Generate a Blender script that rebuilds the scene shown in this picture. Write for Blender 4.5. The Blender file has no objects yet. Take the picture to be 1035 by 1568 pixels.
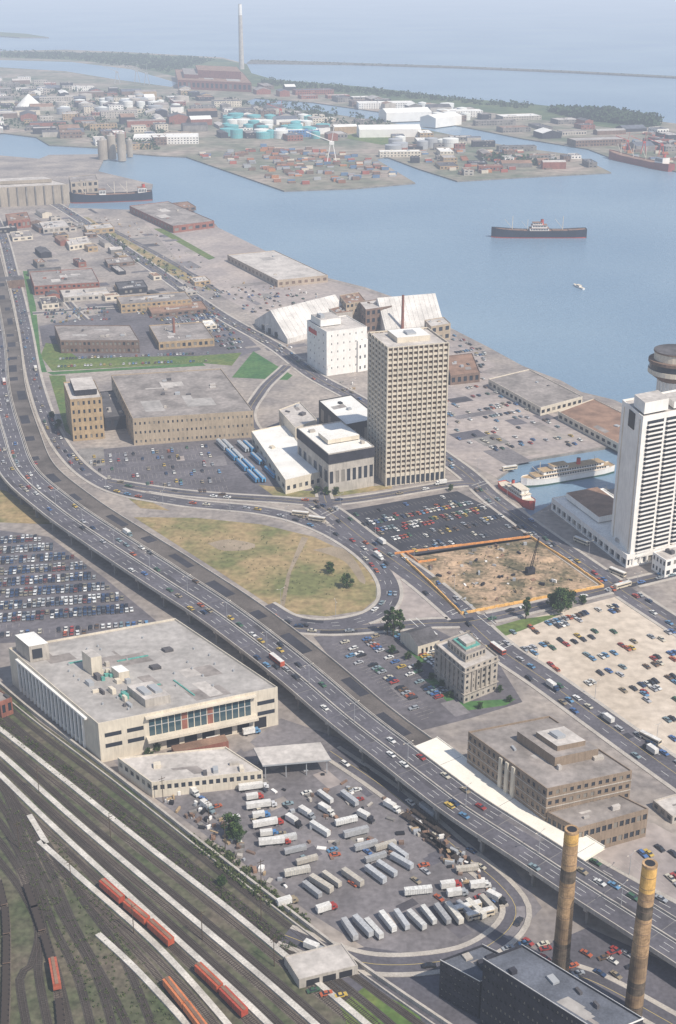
import bpy, math, random
from mathutils import Vector
R=random.Random(7)
HC=340.0; T=math.radians(22.9); FP=2000.0
sT,cT=math.sin(T),math.cos(T)
# survey sheet -> metric ground plan (projective map onto level z=h)
def P(u,v,h=0.0):
    dx=(u-517.5)/FP; dy=(v-784)/FP
    s=(HC-h)/(sT+dy*cT)
    return Vector((s*dx,s*(cT-dy*sT),h))
def HT(v0,v1):
    return HC-P(517.5,v0).y*math.tan(T+math.atan((v1-784)/FP))
scene=bpy.context.scene
# ---------------------------------------------------------------- materials
MC={}
def M(name,col,rough=.85,var=.2,scale=.05,col2=None,fine=.15,metal=0.0,objcol=False,spec=.3,cut=(.35,.65),fscale=1.3,streak=False):
    if name in MC: return MC[name]
    m=bpy.data.materials.new(name); m.use_nodes=True
    nt=m.node_tree; b=nt.nodes['Principled BSDF']
    b.inputs['Roughness'].default_value=rough; b.inputs['Metallic'].default_value=metal
    b.inputs['Specular IOR Level'].default_value=spec
    c=tuple(col)+(1,)
    N=nt.nodes.new; L=nt.links.new
    if objcol:
        oi=N('ShaderNodeObjectInfo')
        geo=N('ShaderNodeNewGeometry'); n=N('ShaderNodeTexNoise'); n.inputs['Scale'].default_value=.9; n.inputs['Detail'].default_value=3
        L(geo.outputs['Position'],n.inputs['Vector']); mr=N('ShaderNodeMapRange'); mr.inputs[1].default_value=.3; mr.inputs[2].default_value=.7; mr.inputs[3].default_value=.72; mr.inputs[4].default_value=1.05
        L(n.outputs['Fac'],mr.inputs[0]); mx=N('ShaderNodeVectorMath'); mx.operation='SCALE'; L(oi.outputs['Color'],mx.inputs[0]); L(mr.outputs[0],mx.inputs['Scale'])
        L(mx.outputs[0],b.inputs['Base Color'])
    elif var>0 or col2:
        geo=N('ShaderNodeNewGeometry')
        n=N('ShaderNodeTexNoise'); n.inputs['Scale'].default_value=scale; n.inputs['Detail'].default_value=6; n.inputs['Roughness'].default_value=.62
        L(geo.outputs['Position'],n.inputs['Vector'])
        r=N('ShaderNodeValToRGB'); e=r.color_ramp.elements
        e[0].position=cut[0]; e[1].position=cut[1]
        if col2: e[0].color=c; e[1].color=tuple(col2)+(1,)
        else:
            e[0].color=tuple(x*(1-var) for x in col)+(1,); e[1].color=tuple(min(1,x*(1+var)) for x in col)+(1,)
        L(n.outputs['Fac'],r.inputs['Fac'])
        n2=N('ShaderNodeTexNoise'); n2.inputs['Scale'].default_value=fscale; n2.inputs['Detail'].default_value=4
        if streak:
            mp=N('ShaderNodeMapping'); mp.inputs['Scale'].default_value=(1,1,.12); L(geo.outputs['Position'],mp.inputs[0]); L(mp.outputs[0],n2.inputs['Vector'])
        else: L(geo.outputs['Position'],n2.inputs['Vector'])
        mr=N('ShaderNodeMapRange'); mr.inputs[1].default_value=.3; mr.inputs[2].default_value=.7
        mr.inputs[3].default_value=1-fine; mr.inputs[4].default_value=1+fine
        L(n2.outputs['Fac'],mr.inputs[0])
        mx=N('ShaderNodeVectorMath'); mx.operation='SCALE'
        L(r.outputs['Color'],mx.inputs[0]); L(mr.outputs[0],mx.inputs['Scale'])
        L(mx.outputs[0],b.inputs['Base Color'])
    else: b.inputs['Base Color'].default_value=c
    MC[name]=m; return m
ASPH=M('asphalt',(.11,.104,.118),var=.22,scale=.05,fine=.18,fscale=.6)
ASPHD=M('asphalt_new',(.045,.045,.055),var=.25,scale=.06)
ASPHM=M('asphalt_repair',(.078,.073,.082),var=.25,scale=.1)
ASPHL=M('asphalt_worn',(.18,.165,.168),var=.28,scale=.035,fine=.2,fscale=.4)
LOTG=M('parking_asphalt',(.13,.12,.13),var=.25,scale=.03,fine=.2,fscale=.3)
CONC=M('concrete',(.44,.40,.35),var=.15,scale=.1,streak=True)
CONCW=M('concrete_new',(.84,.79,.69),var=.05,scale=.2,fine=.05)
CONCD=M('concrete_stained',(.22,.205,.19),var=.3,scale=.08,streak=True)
WHITE=M('white_paint_wall',(.82,.79,.74),var=.07,scale=.1,fine=.08,streak=True)
CREAM=M('cream_panel',(.64,.57,.46),var=.1,scale=.1,fine=.1,streak=True)
TAN=M('tan_brick',(.40,.29,.17),var=.15,scale=.2,streak=True)
BRICK=M('red_brick',(.27,.11,.08),var=.2,scale=.2,streak=True)
BROWN=M('brown_brick',(.19,.13,.10),var=.2,scale=.2,streak=True)
DARK=M('dark_brick',(.035,.035,.045),var=.3,scale=.2)
ROOFG=M('roof_gravel',(.27,.24,.22),var=.3,scale=.06,fine=.18,fscale=.35)
ROOFP=M('roof_pale_gravel',(.38,.355,.33),var=.2,scale=.05,fine=.15,fscale=.3)
ROOFL=M('roof_light',(.50,.46,.42),var=.2,scale=.08,fine=.15,fscale=.4)
ROOFW=M('roof_white',(.80,.78,.73),var=.1,scale=.08)
ROOFD=M('roof_tar',(.10,.095,.10),var=.4,scale=.08)
ROOFB=M('roof_blue_tar',(.12,.13,.155),var=.3,scale=.1)
ROOFR=M('roof_rust',(.26,.16,.11),var=.3,scale=.08)
GLASS=M('window_glass',(.03,.037,.05),rough=.15,var=0,spec=.5)
GLASSN=M('bronze_glass',(.085,.055,.04),rough=.15,var=0,spec=.5)
GLASSB=M('window_blind',(.24,.22,.19),rough=.4,var=0)
GLASSC=M('curtain_glass',(.04,.08,.10),rough=.1,var=0,spec=.7)
TEAL=M('oxidised_copper',(.12,.34,.29),var=.2,scale=.5)
GRASS=M('grass',(.075,.135,.035),var=0,col2=(.15,.18,.05),scale=.05,fine=.3,fscale=.3)
GRASSY=M('dry_grass',(.16,.165,.065),col2=(.34,.25,.13),scale=.028,fine=.28,fscale=.25,cut=(.38,.58))
GRASSG=M('lawn_green',(.045,.13,.04),col2=(.09,.18,.055),scale=.05,fine=.25,fscale=.3)
YARD=M('yard_weeds',(.06,.082,.035),col2=(.14,.115,.085),scale=.03,fine=.4,fscale=.35)
BALL=M('ballast',(.13,.11,.09),var=.35,scale=.06,fine=.3)
BALLD=M('ballast_dark',(.065,.058,.05),var=.35,scale=.06,fine=.3)
PLAT=M('platform_concrete',(.54,.505,.45),var=.22,scale=.12,fine=.2)
RAIL=M('rail_steel',(.20,.16,.14),rough=.5,var=0,metal=.5)
TIE=M('timber_tie',(.055,.043,.036),var=0)
SAND=M('sandy_gravel',(.50,.42,.33),col2=(.63,.54,.44),scale=.025,fine=.14,fscale=.2)
DIRT=M('bare_earth',(.12,.105,.06),col2=(.44,.31,.20),scale=.05,fine=.3,fscale=.4,cut=(.40,.58))
LAND=M('ground_mixed',(.20,.178,.17),col2=(.38,.33,.285),scale=.02,fine=.22,fscale=.25)
QUAYM=M('quay_paving',(.28,.245,.235),col2=(.42,.36,.32),scale=.02,fine=.18,fscale=.2)
FARL=M('ground_portland',(.10,.13,.08),col2=(.34,.28,.23),scale=.006,fine=.3,fscale=.05)
FARG=M('far_grass',(.045,.085,.035),col2=(.12,.15,.06),scale=.01,fine=.3,fscale=.05)
ROCK=M('breakwater_rock',(.14,.14,.12),var=.3,scale=.02,fine=.3)
PAINT=M('road_paint',(.72,.71,.66),var=0)
PAINTY=M('road_paint_yellow',(.55,.42,.14),var=0)
ORANGE=M('orange_hoarding',(.74,.32,.10),var=.2,scale=.3)
YEL=M('yellow_hoarding',(.74,.43,.14),var=.2,scale=.3)
STEEL=M('galvanised_steel',(.38,.39,.40),rough=.5,var=0)
BLK=M('black_metal',(.025,.025,.03),var=0,rough=.6)
RUB=M('rubber',(.02,.02,.02),var=0)
CHR=M('bumper_chrome',(.55,.55,.56),rough=.3,var=0,metal=.8)
CARP=M('car_paint',(1,1,1),objcol=True,rough=.4,spec=.5)
VEHP=M('vehicle_paint',(1,1,1),objcol=True,rough=.55)
LEAF=M('leaves',(.035,.075,.02),col2=(.09,.14,.035),scale=.8,fine=.3)
LEAFD=M('leaves_dark',(.02,.045,.02),col2=(.05,.085,.03),scale=.8,fine=.3)
BARK=M('bark',(.09,.065,.045),var=.3,scale=2)
REDP=M('red_paint',(.50,.08,.06),var=.15,scale=.4)
BLUEP=M('blue_paint',(.08,.22,.45),var=.15,scale=.4)
HULLD=M('hull_dark',(.018,.028,.05),var=.2,scale=.2,rough=.5)
STACKB=M('chimney_brick',(.40,.26,.14),var=.3,scale=.25,fine=.25)
# ---------------------------------------------------------------- mesh builder
class MB:
    def __init__(s): s.v=[];s.f=[];s.m=[];s.mats=[]
    def mi(s,mat):
        if mat not in s.mats: s.mats.append(mat)
        return s.mats.index(mat)
    def face(s,pts,mat):
        i=len(s.v); s.v+= [tuple(p) for p in pts]; s.f.append(tuple(range(i,i+len(pts)))); s.m.append(s.mi(mat))
    def prism(s,poly,z0,z1,mat,top=None,bottom=False):
        n=len(poly)
        for i in range(n):
            a=poly[i];b=poly[(i+1)%n]
            s.face([(a[0],a[1],z0),(b[0],b[1],z0),(b[0],b[1],z1),(a[0],a[1],z1)],mat)
        s.face([(p[0],p[1],z1) for p in poly],top or mat)
        if bottom: s.face([(p[0],p[1],z0) for p in reversed(poly)],mat)
    def box(s,c,sx,sy,z0,z1,ang,mat,top=None,bottom=True):
        ca,sa=math.cos(ang),math.sin(ang)
        poly=[(c[0]+x*ca-y*sa,c[1]+x*sa+y*ca) for x,y in((-sx/2,-sy/2),(sx/2,-sy/2),(sx/2,sy/2),(-sx/2,sy/2))]
        s.prism(poly,z0,z1,mat,top,bottom)
    def cyl(s,c,r0,r1,z0,z1,mat,n=16,top=None):
        a=[(c[0]+r0*math.cos(6.28318*i/n),c[1]+r0*math.sin(6.28318*i/n),z0) for i in range(n)]
        b=[(c[0]+r1*math.cos(6.28318*i/n),c[1]+r1*math.sin(6.28318*i/n),z1) for i in range(n)]
        for i in range(n):
            j=(i+1)%n; s.face([a[i],a[j],b[j],b[i]],mat)
        s.face(b,top or mat)
    def beam(s,a,b,w,mat):
        a=Vector(a);b=Vector(b);d=(b-a)
        if d.length<1e-6:return
        d.normalize(); up=Vector((0,0,1)) if abs(d.z)<.9 else Vector((1,0,0))
        x=d.cross(up).normalized()*w/2; y=d.cross(x).normalized()*w/2
        A=[a+x+y,a-x+y,a-x-y,a+x-y];B=[b+x+y,b-x+y,b-x-y,b+x-y]
        for i in range(4):
            j=(i+1)%4; s.face([A[i],A[j],B[j],B[i]],mat)
        s.face(A[::-1],mat); s.face(B,mat)
    def strip(s,line,o0,o1,z0,z1,mat,i0=0,i1=None,dash=None,sc=None):
        n=len(line); i1=n-1 if i1 is None else min(i1,n-1)
        nor=normals(line)
        def pt(i,o,z):
            p=line[i];q=nor[i]; o=o*(sc[i] if sc else 1); return (p.x+q.x*o,p.y+q.y*o,z+p.z)
        for i in range(i0,i1):
            if dash and (i%dash[1])>=dash[0]: continue
            j=i+1
            s.face([pt(i,o0,z1),pt(j,o0,z1),pt(j,o1,z1),pt(i,o1,z1)],mat)
            if z1-z0>.01:
                s.face([pt(i,o0,z0),pt(j,o0,z0),pt(j,o0,z1),pt(i,o0,z1)],mat)
                s.face([pt(i,o1,z0),pt(j,o1,z0),pt(j,o1,z1),pt(i,o1,z1)],mat)
                s.face([pt(i,o0,z0),pt(j,o0,z0),pt(j,o1,z0),pt(i,o1,z0)],mat)
    def obj(s,name,loc=None,smooth=False):
        me=bpy.data.meshes.new(name); me.from_pydata(s.v,[],s.f)
        for m in s.mats: me.materials.append(m)
        me.polygons.foreach_set('material_index',s.m)
        if smooth: me.polygons.foreach_set('use_smooth',[True]*len(s.f))
        me.update()
        o=bpy.data.objects.new(name,me); scene.collection.objects.link(o)
        if loc: o.location=loc
        return o
def normals(line):
    out=[]
    for i in range(len(line)):
        a=line[max(0,i-1)];b=line[min(len(line)-1,i+1)]
        d=Vector((b.x-a.x,b.y-a.y)); 
        if d.length<1e-6: d=Vector((1,0))
        d.normalize(); out.append(Vector((-d.y,d.x)))
    return out
def spline(pts,step=4.0):
    pts=[Vector(p) for p in pts]
    q=[pts[0]*2-pts[1]]+pts+[pts[-1]*2-pts[-2]]
    raw=[]
    for i in range(1,len(q)-2):
        a,b,c,d=q[i-1],q[i],q[i+1],q[i+2]
        k=max(2,int((c-b).length/1.5))
        for j in range(k):
            t=j/k
            raw.append(.5*((2*b)+(c-a)*t+(2*a-5*b+4*c-d)*t*t+(3*b-a-3*c+d)*t**3))
    raw.append(q[-2])
    out=[raw[0]];acc=0
    for i in range(1,len(raw)):
        acc+=(raw[i]-raw[i-1]).length
        if acc>=step: out.append(raw[i]);acc=0
    return out
def line(px,h=0,step=4.0): return spline([P(u,v,h) for u,v in px],step)
def offs(l,o,sc=None):
    n=normals(l); return [Vector((p.x+q.x*o*(sc[i] if sc else 1),p.y+q.y*o*(sc[i] if sc else 1),p.z)) for i,(p,q) in enumerate(zip(l,n))]
def inpoly(x,y,poly):
    c=False;n=len(poly);j=n-1
    for i in range(n):
        xi,yi=poly[i][0],poly[i][1];xj,yj=poly[j][0],poly[j][1]
        if (yi>y)!=(yj>y) and x<(xj-xi)*(y-yi)/(yj-yi)+xi: c=not c
        j=i
    return c
def bbox(w): return min(p.x for p in w),max(p.x for p in w),min(p.y for p in w),max(p.y for p in w)
def patch(name,px,mat,z,smooth=False):
    pts=[P(u,v,0) for u,v in px]
    if smooth: pts=spline(pts+[pts[0]],4)[:-1]
    b=MB(); b.face([(p.x,p.y,z) for p in pts],mat); b.obj(name); return pts
# ---------------------------------------------------------------- water, land
def water_mat():
    m=bpy.data.materials.new('harbour_water'); m.use_nodes=True; nt=m.node_tree; b=nt.nodes['Principled BSDF']
    N=nt.nodes.new;L=nt.links.new
    geo=N('ShaderNodeNewGeometry'); n=N('ShaderNodeTexNoise'); n.inputs['Scale'].default_value=.0022; n.inputs['Detail'].default_value=6
    L(geo.outputs['Position'],n.inputs['Vector'])
    r=N('ShaderNodeValToRGB'); r.color_ramp.elements[0].color=(.165,.255,.35,1); r.color_ramp.elements[1].color=(.225,.32,.405,1)
    r.color_ramp.elements[0].position=.35; r.color_ramp.elements[1].position=.65
    L(n.outputs['Fac'],r.inputs['Fac']); L(r.outputs['Color'],b.inputs['Base Color'])
    b.inputs['Roughness'].default_value=.3; b.inputs['IOR'].default_value=1.33
    n2=N('ShaderNodeTexNoise'); n2.inputs['Scale'].default_value=.1; n2.inputs['Detail'].default_value=5; n2.inputs['Roughness'].default_value=.7
    L(geo.outputs['Position'],n2.inputs['Vector']); bp=N('ShaderNodeBump'); bp.inputs['Strength'].default_value=.7; bp.inputs['Distance'].default_value=1.8
    L(n2.outputs['Fac'],bp.inputs['Height']); L(bp.outputs[0],b.inputs['Normal'])
    return m
WATER=water_mat()
b=MB(); b.face([(-28000,-3000,-2),(28000,-3000,-2),(28000,38000,-2),(-28000,38000,-2)],WATER); b.obj('lake_water')
def landpoly(name,pts,mat,z=0):
    b=MB(); b.prism([(p[0],p[1]) for p in pts],-3.5,z,CONCD,top=mat); return b.obj(name)
ml=[Vector((-7000,3000,0))]+[P(*p) for p in [(-600,240),(0,238),(60,243),(75,237),(150,236),(158,246),(150,262),(234,282),(232,290),(110,303),(104,318),(200,321),(245,314),(262,311),(330,343),(350,372),(420,394),(500,425),(560,440),(640,468),(670,492),(745,530),(800,560),(860,583),(890,600),(940,612),(985,632),(1000,652),(930,684),(800,705),(760,733),(812,790),(850,768),(940,748),(1010,700),(1050,640),(1200,640),(1500,700)]]+[Vector((2500,900,0)),Vector((2500,-1500,0)),Vector((-7000,-1500,0))]
landpoly('ground',ml,LAND)
fp=[P(*p) for p in [(-900,205),(0,203),(55,210),(75,222),(150,226),(165,232),(240,238),(285,240),(360,266),(435,292),(545,288),(636,280),(575,243),(592,240),(640,258),(700,277),(800,271),(936,264),(880,237),(780,224),(700,208),(600,188),(480,170),(385,160),(375,155),(390,150),(480,157),(600,174),(720,196),(800,212),(900,228),(940,243),(1035,262),(1200,285),(1500,300),(1500,220),(1100,198),(1012,186),(930,172),(820,160),(700,150),(560,133),(420,122),(385,112),(378,98),(340,88),(200,80),(100,76),(0,78),(-900,78)]]
landpoly('ground',fp,FARL)
landpoly('breakwater_spit',[P(*p) for p in [(378,97),(385,92),(540,97),(700,102),(880,109.5),(1035,117.5),(1300,130),(1300,132.5),(1035,119.5),(880,111.5),(700,104),(540,99)]],ROCK,2)
landpoly('breakwater_spit',[P(*p) for p in [(-300,48),(0,50),(40,52.5),(75,58),(30,58),(0,56),(-300,54)]],FARG,3)
def wpatch(px): patch('channel_water',px,WATER,.05)
wpatch([(-200,90),(0,92),(110,95),(200,106),(272,127),(262,133),(180,122),(100,109),(0,103),(-200,100)])
wpatch([(575,152),(660,160),(740,178),(690,180),(600,166)])
patch('far_grass_bank',[(-600,79),(0,79),(200,82),(340,90),(378,99),(385,112),(420,122),(560,133),(700,150),(820,160),(930,172),(1012,186),(940,196),(850,186),(700,166),(560,150),(420,136),(280,120),(200,100),(110,92),(0,88),(-600,86)],FARG,.1)
patch('far_grass_bank',[(560,200),(620,215),(585,222),(520,210)],GRASS,.1)
# ---------------------------------------------------------------- ground patches (z layers)
patch('rail_yard_ground',[(-300,1030),(0,1045),(60,1105),(200,1205),(330,1305),(450,1400),(600,1505),(760,1620),(500,1900),(-300,1900)],YARD,.03)
patch('parking_lot',[(-120,805),(0,812),(75,822),(160,885),(250,960),(200,975),(0,985),(-120,985)],LOTG,.03)
patch('truck_yard_pavement',[(170,1160),(300,1200),(430,1100),(520,1130),(640,1220),(780,1320),(830,1390),(750,1480),(620,1490),(470,1395),(330,1290),(200,1195)],ASPHL,.03)
patch('parking_lot',[(480,975),(650,955),(760,1010),(800,1075),(720,1100),(640,1120),(560,1075)],LOTG,.03)
patch('parking_lot',[(508,785),(700,752),(835,822),(640,852),(590,845)],ASPHD,.05)
patch('construction_site_ground',[(618,852),(810,822),(925,898),(705,940)],DIRT,.05)
patch('sandy_parking_lot',[(752,962),(950,912),(1250,1070),(1250,1300),(1040,1178),(860,1045)],SAND,.05)
patch('parking_lot',[(105,692),(380,668),(500,745),(400,770),(270,760),(165,738)],LOTG,.04)
patch('quay_paving',[(560,600),(690,560),(760,575),(925,683),(800,704),(760,731),(700,700)],QUAYM,.03)
patch('quay_paving',[(205,322),(262,313),(500,430),(560,445),(668,495),(760,560),(690,590),(560,560),(420,500),(300,430)],QUAYM,.03)
G1=patch('grass_loop',[(205,792),(300,793),(400,803),(480,822),(540,850),(578,885),(582,912),(555,935),(500,944),(430,938),(330,872)],GRASSY,.06)
TE=M('trodden_earth',(.30,.24,.17),var=.2)
patch('dirt_track',[(462,822),(472,824),(446,875),(434,936),(428,934),(439,880)],TE,.09)
patch('dirt_track',[(318,832),(350,826),(392,834),(378,842),(340,843)],TE,.085,True)
patch('dirt_track',[(478,842),(520,838),(545,860),(560,890),(552,892),(530,862),(505,850)],TE,.087,True)
patch('plaza_paving',[(596,860),(625,882),(672,925),(700,950),(640,962),(585,955),(605,930),(608,900)],QUAYM,.075)
patch('grass_verge',[(-60,735),(10,752),(85,803),(0,800),(-60,790)],GRASSY,.05)
patch('grass_verge',[(395,742),(470,752),(600,742),(600,748),(500,762),(420,760)],GRASSY,.05)
patch('grass_verge',[(170,742),(215,778),(260,782),(230,768)],GRASSY,.05)
patch('lawn',[(355,578),(388,538),(448,575),(440,582)],GRASSG,.06)
patch('lawn',[(72,570),(310,556),(315,560),(168,568),(80,574)],GRASSG,.07)
patch('lawn',[(75,575),(100,575),(110,668),(100,660)],GRASS,.06)
patch('lawn',[(35,415),(42,415),(55,470),(62,540),(72,570),(62,570),(50,500)],GRASSG,.06)
patch('grass_strip',[(115,330),(135,333),(225,385),(330,440),(320,445),(200,395)],GRASSY,.06)
patch('grass_strip',[(235,350),(250,350),(330,395),(320,398)],GRASS,.06)
patch('lawn',[(62,545),(70,525),(90,528),(120,548),(300,545),(370,540),(355,560),(310,556),(80,568)],GRASS,.05)
patch('lawn',[(650,1040),(668,1028),(700,1075),(790,1070),(775,1080),(700,1090)],GRASSG,.06)
patch('lawn',[(605,990),(640,1000),(655,1015),(620,1015)],GRASSG,.06)
patch('lawn',[(750,962),(800,948),(860,940),(800,965),(770,975)],GRASS,.08)
patch('grass_bank',[(520,1540),(560,1510),(640,1550),(660,1600),(560,1640)],GRASS,.07)
patch('parking_lot',[(60,500),(180,475),(330,470),(400,535),(370,545),(120,552),(65,530)],LOTG,.04)
patch('paving',[(435,1470),(560,1450),(760,1480),(900,1420),(1035,1480),(1250,1600),(1250,1700),(700,1600),(560,1530),(470,1500)],ASPH,.035)
patch('parking_lot',[(880,1290),(1000,1260),(1250,1400),(1250,1460),(1035,1420)],QUAYM,.05)
b=MB(); k=0
for poly,n_,ang in(([(40,325),(200,320),(330,400),(480,440),(560,560),(420,560),(330,470),(60,480)],60,.45),([(590,600),(700,565),(900,680),(780,705)],14,.45),([(-200,330),(0,330),(20,470),(-200,480)],16,.45),([(200,1180),(430,1130),(640,1240),(800,1380),(620,1470),(330,1290)],28,.6),([(500,980),(740,1000),(700,1090),(600,1090)],8,.45),([(110,695),(370,672),(450,745),(300,755)],5,.2)):
    w=[P(*p) for p in poly];x0,x1,y0,y1=bbox(w);t=0
    while t<n_:
        x=R.uniform(x0,x1);y=R.uniform(y0,y1)
        if not inpoly(x,y,w): continue
        t+=1;k+=1
        sx,sy=(R.uniform(8,45),R.uniform(5,22)) if y>600 else (R.uniform(4,16),R.uniform(3,9))
        b.box((x,y),sx,sy,.055+k*.0001,.056+k*.0001,ang+R.choice([0,1.57]),R.choice([ASPHM,ASPH,QUAYM,LAND,ASPHL,LOTG,CONCD]),bottom=False)
b.obj('yard_surfacing')
# ---------------------------------------------------------------- roads
ROADS=[]
def road(name,px,w,mat=ASPH,lanes=2,kerb=True,z=None,centre=PAINTY):
    l=line(px,0,4); z=z if z else .10+.012*len(ROADS)
    b=MB(); b.strip(l,-w/2,w/2,z,z,mat)
    for k in range(1,lanes):
        o=-w/2+w*k/lanes
        if k*2==lanes: b.strip(l,o-.1,o+.1,z+.004,z+.004,centre)
        else: b.strip(l,o-.09,o+.09,z+.004,z+.004,PAINT,dash=(1,3))
    i=4
    while i<len(l)-8:
        kk=R.randint(1,5);ln=R.randint(0,lanes-1); o=-w/2+w*ln/lanes
        b.strip(l,o+.3,o+w/lanes-.3,z+.002,z+.002,R.choice([ASPHM,ASPHD,ASPHL]),i0=i,i1=i+kk); i+=kk+R.randint(5,25)
    b.obj(name); ROADS.append((l,w,kerb,z)); return l
rLS=road('road',[(-30,300),(0,350),(22,430),(38,500),(55,590),(92,680),(160,742),(270,768),(400,782),(480,803),(545,838),(588,880),(596,918),(565,945),(500,957),(445,950),(405,928)],11,lanes=3)
rQQ=road('road',[(60,300),(105,325),(230,408),(330,478),(420,530),(480,575),(560,620),(700,715),(760,768),(900,868),(1035,958),(1250,1090)],14,lanes=4)
rHB=road('road',[(165,738),(280,755),(420,765),(520,768),(690,742),(735,742)],9,lanes=2)
rYK=road('road',[(480,770),(512,790),(560,828),(640,885),(700,935),(760,990),(840,1045),(930,1110),(1035,1185),(1200,1300)],17,lanes=4)
rSM=road('road',[(445,962),(520,965),(650,955),(740,948),(930,902),(1100,862)],9,lanes=2)
rHT=road('road',[(50,480),(200,470),(330,478)],8)
rPA=road('road',[(760,1245),(900,1325),(1035,1400),(1250,1510)],10,lanes=3)
rCK=road('road',[(505,1150),(600,1215),(700,1300),(770,1360),(790,1400),(760,1440),(690,1470),(560,1475),(430,1430)],8)
r10=road('road',[(70,420),(110,470),(130,490)],7)
r11=road('road',[(150,340),(260,400),(340,450)],7,kerb=False)
r12=road('road',[(800,1480),(900,1500),(1050,1580)],8)
r13=road('road',[(440,560),(400,600),(385,650),(480,735),(500,770)],8)
def near_road(p,skip,m=0.0):
    for l,w,k,z in ROADS:
        if l is skip: continue
        for q in l[::2]:
            if (q.x-p.x)**2+(q.y-p.y)**2<(w/2+m+1.5)**2: return True
    return False
bk=MB()
for l,w,k,z in ROADS:
    if not k: continue
    for sgn in(-1,1):
        e=offs(l,sgn*(w/2+1.2))
        for i in range(len(l)-1):
            if near_road(e[i],l,1.5): continue
            o0,o1=sorted((sgn*w/2,sgn*(w/2+2.2)))
            bk.strip(l,o0,o1,0,.3,CONC,i0=i,i1=i+1)
bk.obj('sidewalk_kerbs')
b=MB()
for u,v,a in((735,742,-50),(744,772,-50),(700,935,-50),(770,990,-50),(940,900,-50),(745,950,25),(640,955,25),(505,785,-40)):
    c=P(u,v); aa=math.radians(a)
    for s in(-2,2): b.box((c.x-s*math.sin(aa+1.57),c.y+s*math.cos(aa+1.57)),.35,13,.31,.312,aa,PAINT,bottom=False)
b.obj('crosswalk_markings')
# ---------------------------------------------------------------- expressway
NE=line([(-60,330),(-46,430),(-36,520),(-34,600),(-20,670),(0,727),(60,783),(130,833),(220,893),(300,945),(370,997),(430,1045),(500,1105),(570,1160),(633,1210),(690,1253),(780,1312),(870,1372),(960,1430),(1060,1495),(1200,1590)],9,4)
def idx(px,h=9):
    p=P(px[0],px[1],h); return min(range(len(NE)),key=lambda i:(NE[i]-p).length)
for p in NE: p.z=9.0
ia,ib=idx((200,880)),idx((540,1137))
SC_=[1.25 if i<ia else (1.0 if i>ib else 1.25-.25*(i-ia)/(ib-ia)) for i in range(len(NE))]
e=MB(); WD=20.5
def es(b,*a,**k): b.strip(NE,*a,sc=SC_,**k)
es(e,0,WD,-1.1,0,CONC); es(e,.5,WD-.5,.02,.02,ASPH)
for o in(0,WD-.4): es(e,o,o+.4,0,.9,CONC)
es(e,WD/2-.3,WD/2+.3,0,.7,CONC)
for o in(.9,WD/2-.9,WD/2+.7,WD-1.1): es(e,o,o+.18,.03,.03,PAINT)
for o in(3.8,6.6,13.6,16.4): es(e,o,o+.16,.03,.03,PAINT,dash=(1,3))
n=normals(NE)
for i in range(2,len(NE),6):
    p=NE[i];q=n[i];a=math.atan2(q.y,q.x); w_=WD*SC_[i]
    e.box((p.x+q.x*w_/2,p.y+q.y*w_/2),w_-1,.25,9.022,9.026,a,CONCD,bottom=False)
    c=(p.x+q.x*w_/2,p.y+q.y*w_/2); e.box(c,w_-1,1.6,6.3,7.9,a,CONC)
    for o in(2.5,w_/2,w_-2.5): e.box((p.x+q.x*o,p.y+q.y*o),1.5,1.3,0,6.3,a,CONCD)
i=6
while i<len(NE)-8:
    k=R.randint(2,6); o=R.choice([1.1,4.0,6.8,11.2,13.8,16.6]); es(e,o,o+2.6,.023,.023,R.choice([ASPHM,ASPHL,ASPHM]),i0=i,i1=i+k); i+=k+R.randint(3,10)
e.obj('elevated_expressway')
iw0=idx((578,1166)); iw1=idx((838,1350)); RO=WD+.4; RW=31.5
r=MB(); ABR=M('asphalt_brown',(.13,.112,.10),var=.3)
es(r,RO,RW,-1.0,0,CONC,i1=iw0); es(r,RO+.4,RW-.4,.02,.02,ABR,i1=iw0)
es(r,RO,RO+.4,0,.9,CONC,i1=iw0); es(r,RW-.4,RW,0,.9,CONC,i1=iw0)
i=5
while i<iw0-6:
    k=R.randint(2,5); o=RO+R.choice([.6,1.5,4]); es(r,o,o+R.choice([4,5.5]),.03,.03,ASPHD,i0=i,i1=i+k); i+=k+R.randint(3,9)
es(r,RO,RW+3,-1.0,0,CONCW,i0=iw0,i1=iw1); es(r,RO,RO+.3,0,.5,CONCW,i0=iw0,i1=iw1); es(r,RW+2.7,RW+3,0,.5,CONCW,i0=iw0,i1=iw1)
for i in range(iw0+4,iw1,9): es(r,RO+.3,RW+2.7,.01,.01,CONC,i0=i,i1=i) ; r.box((NE[i].x+n[i].x*27.5,NE[i].y+n[i].y*27.5),12,.2,9.005,9.012,math.atan2(n[i].y,n[i].x),CONCD,bottom=False)
for i in range(3,iw1,6):
    p=NE[i];q=n[i];a=math.atan2(q.y,q.x); f=SC_[i]
    r.box((p.x+q.x*26*f,p.y+q.y*26*f),9,1.5,6.5,8.0,a,CONC)
    for o in(23*f,29*f): r.box((p.x+q.x*o,p.y+q.y*o),1.3,1.2,0,6.5,a,CONCD)
r.obj('elevated_ramp')
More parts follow.
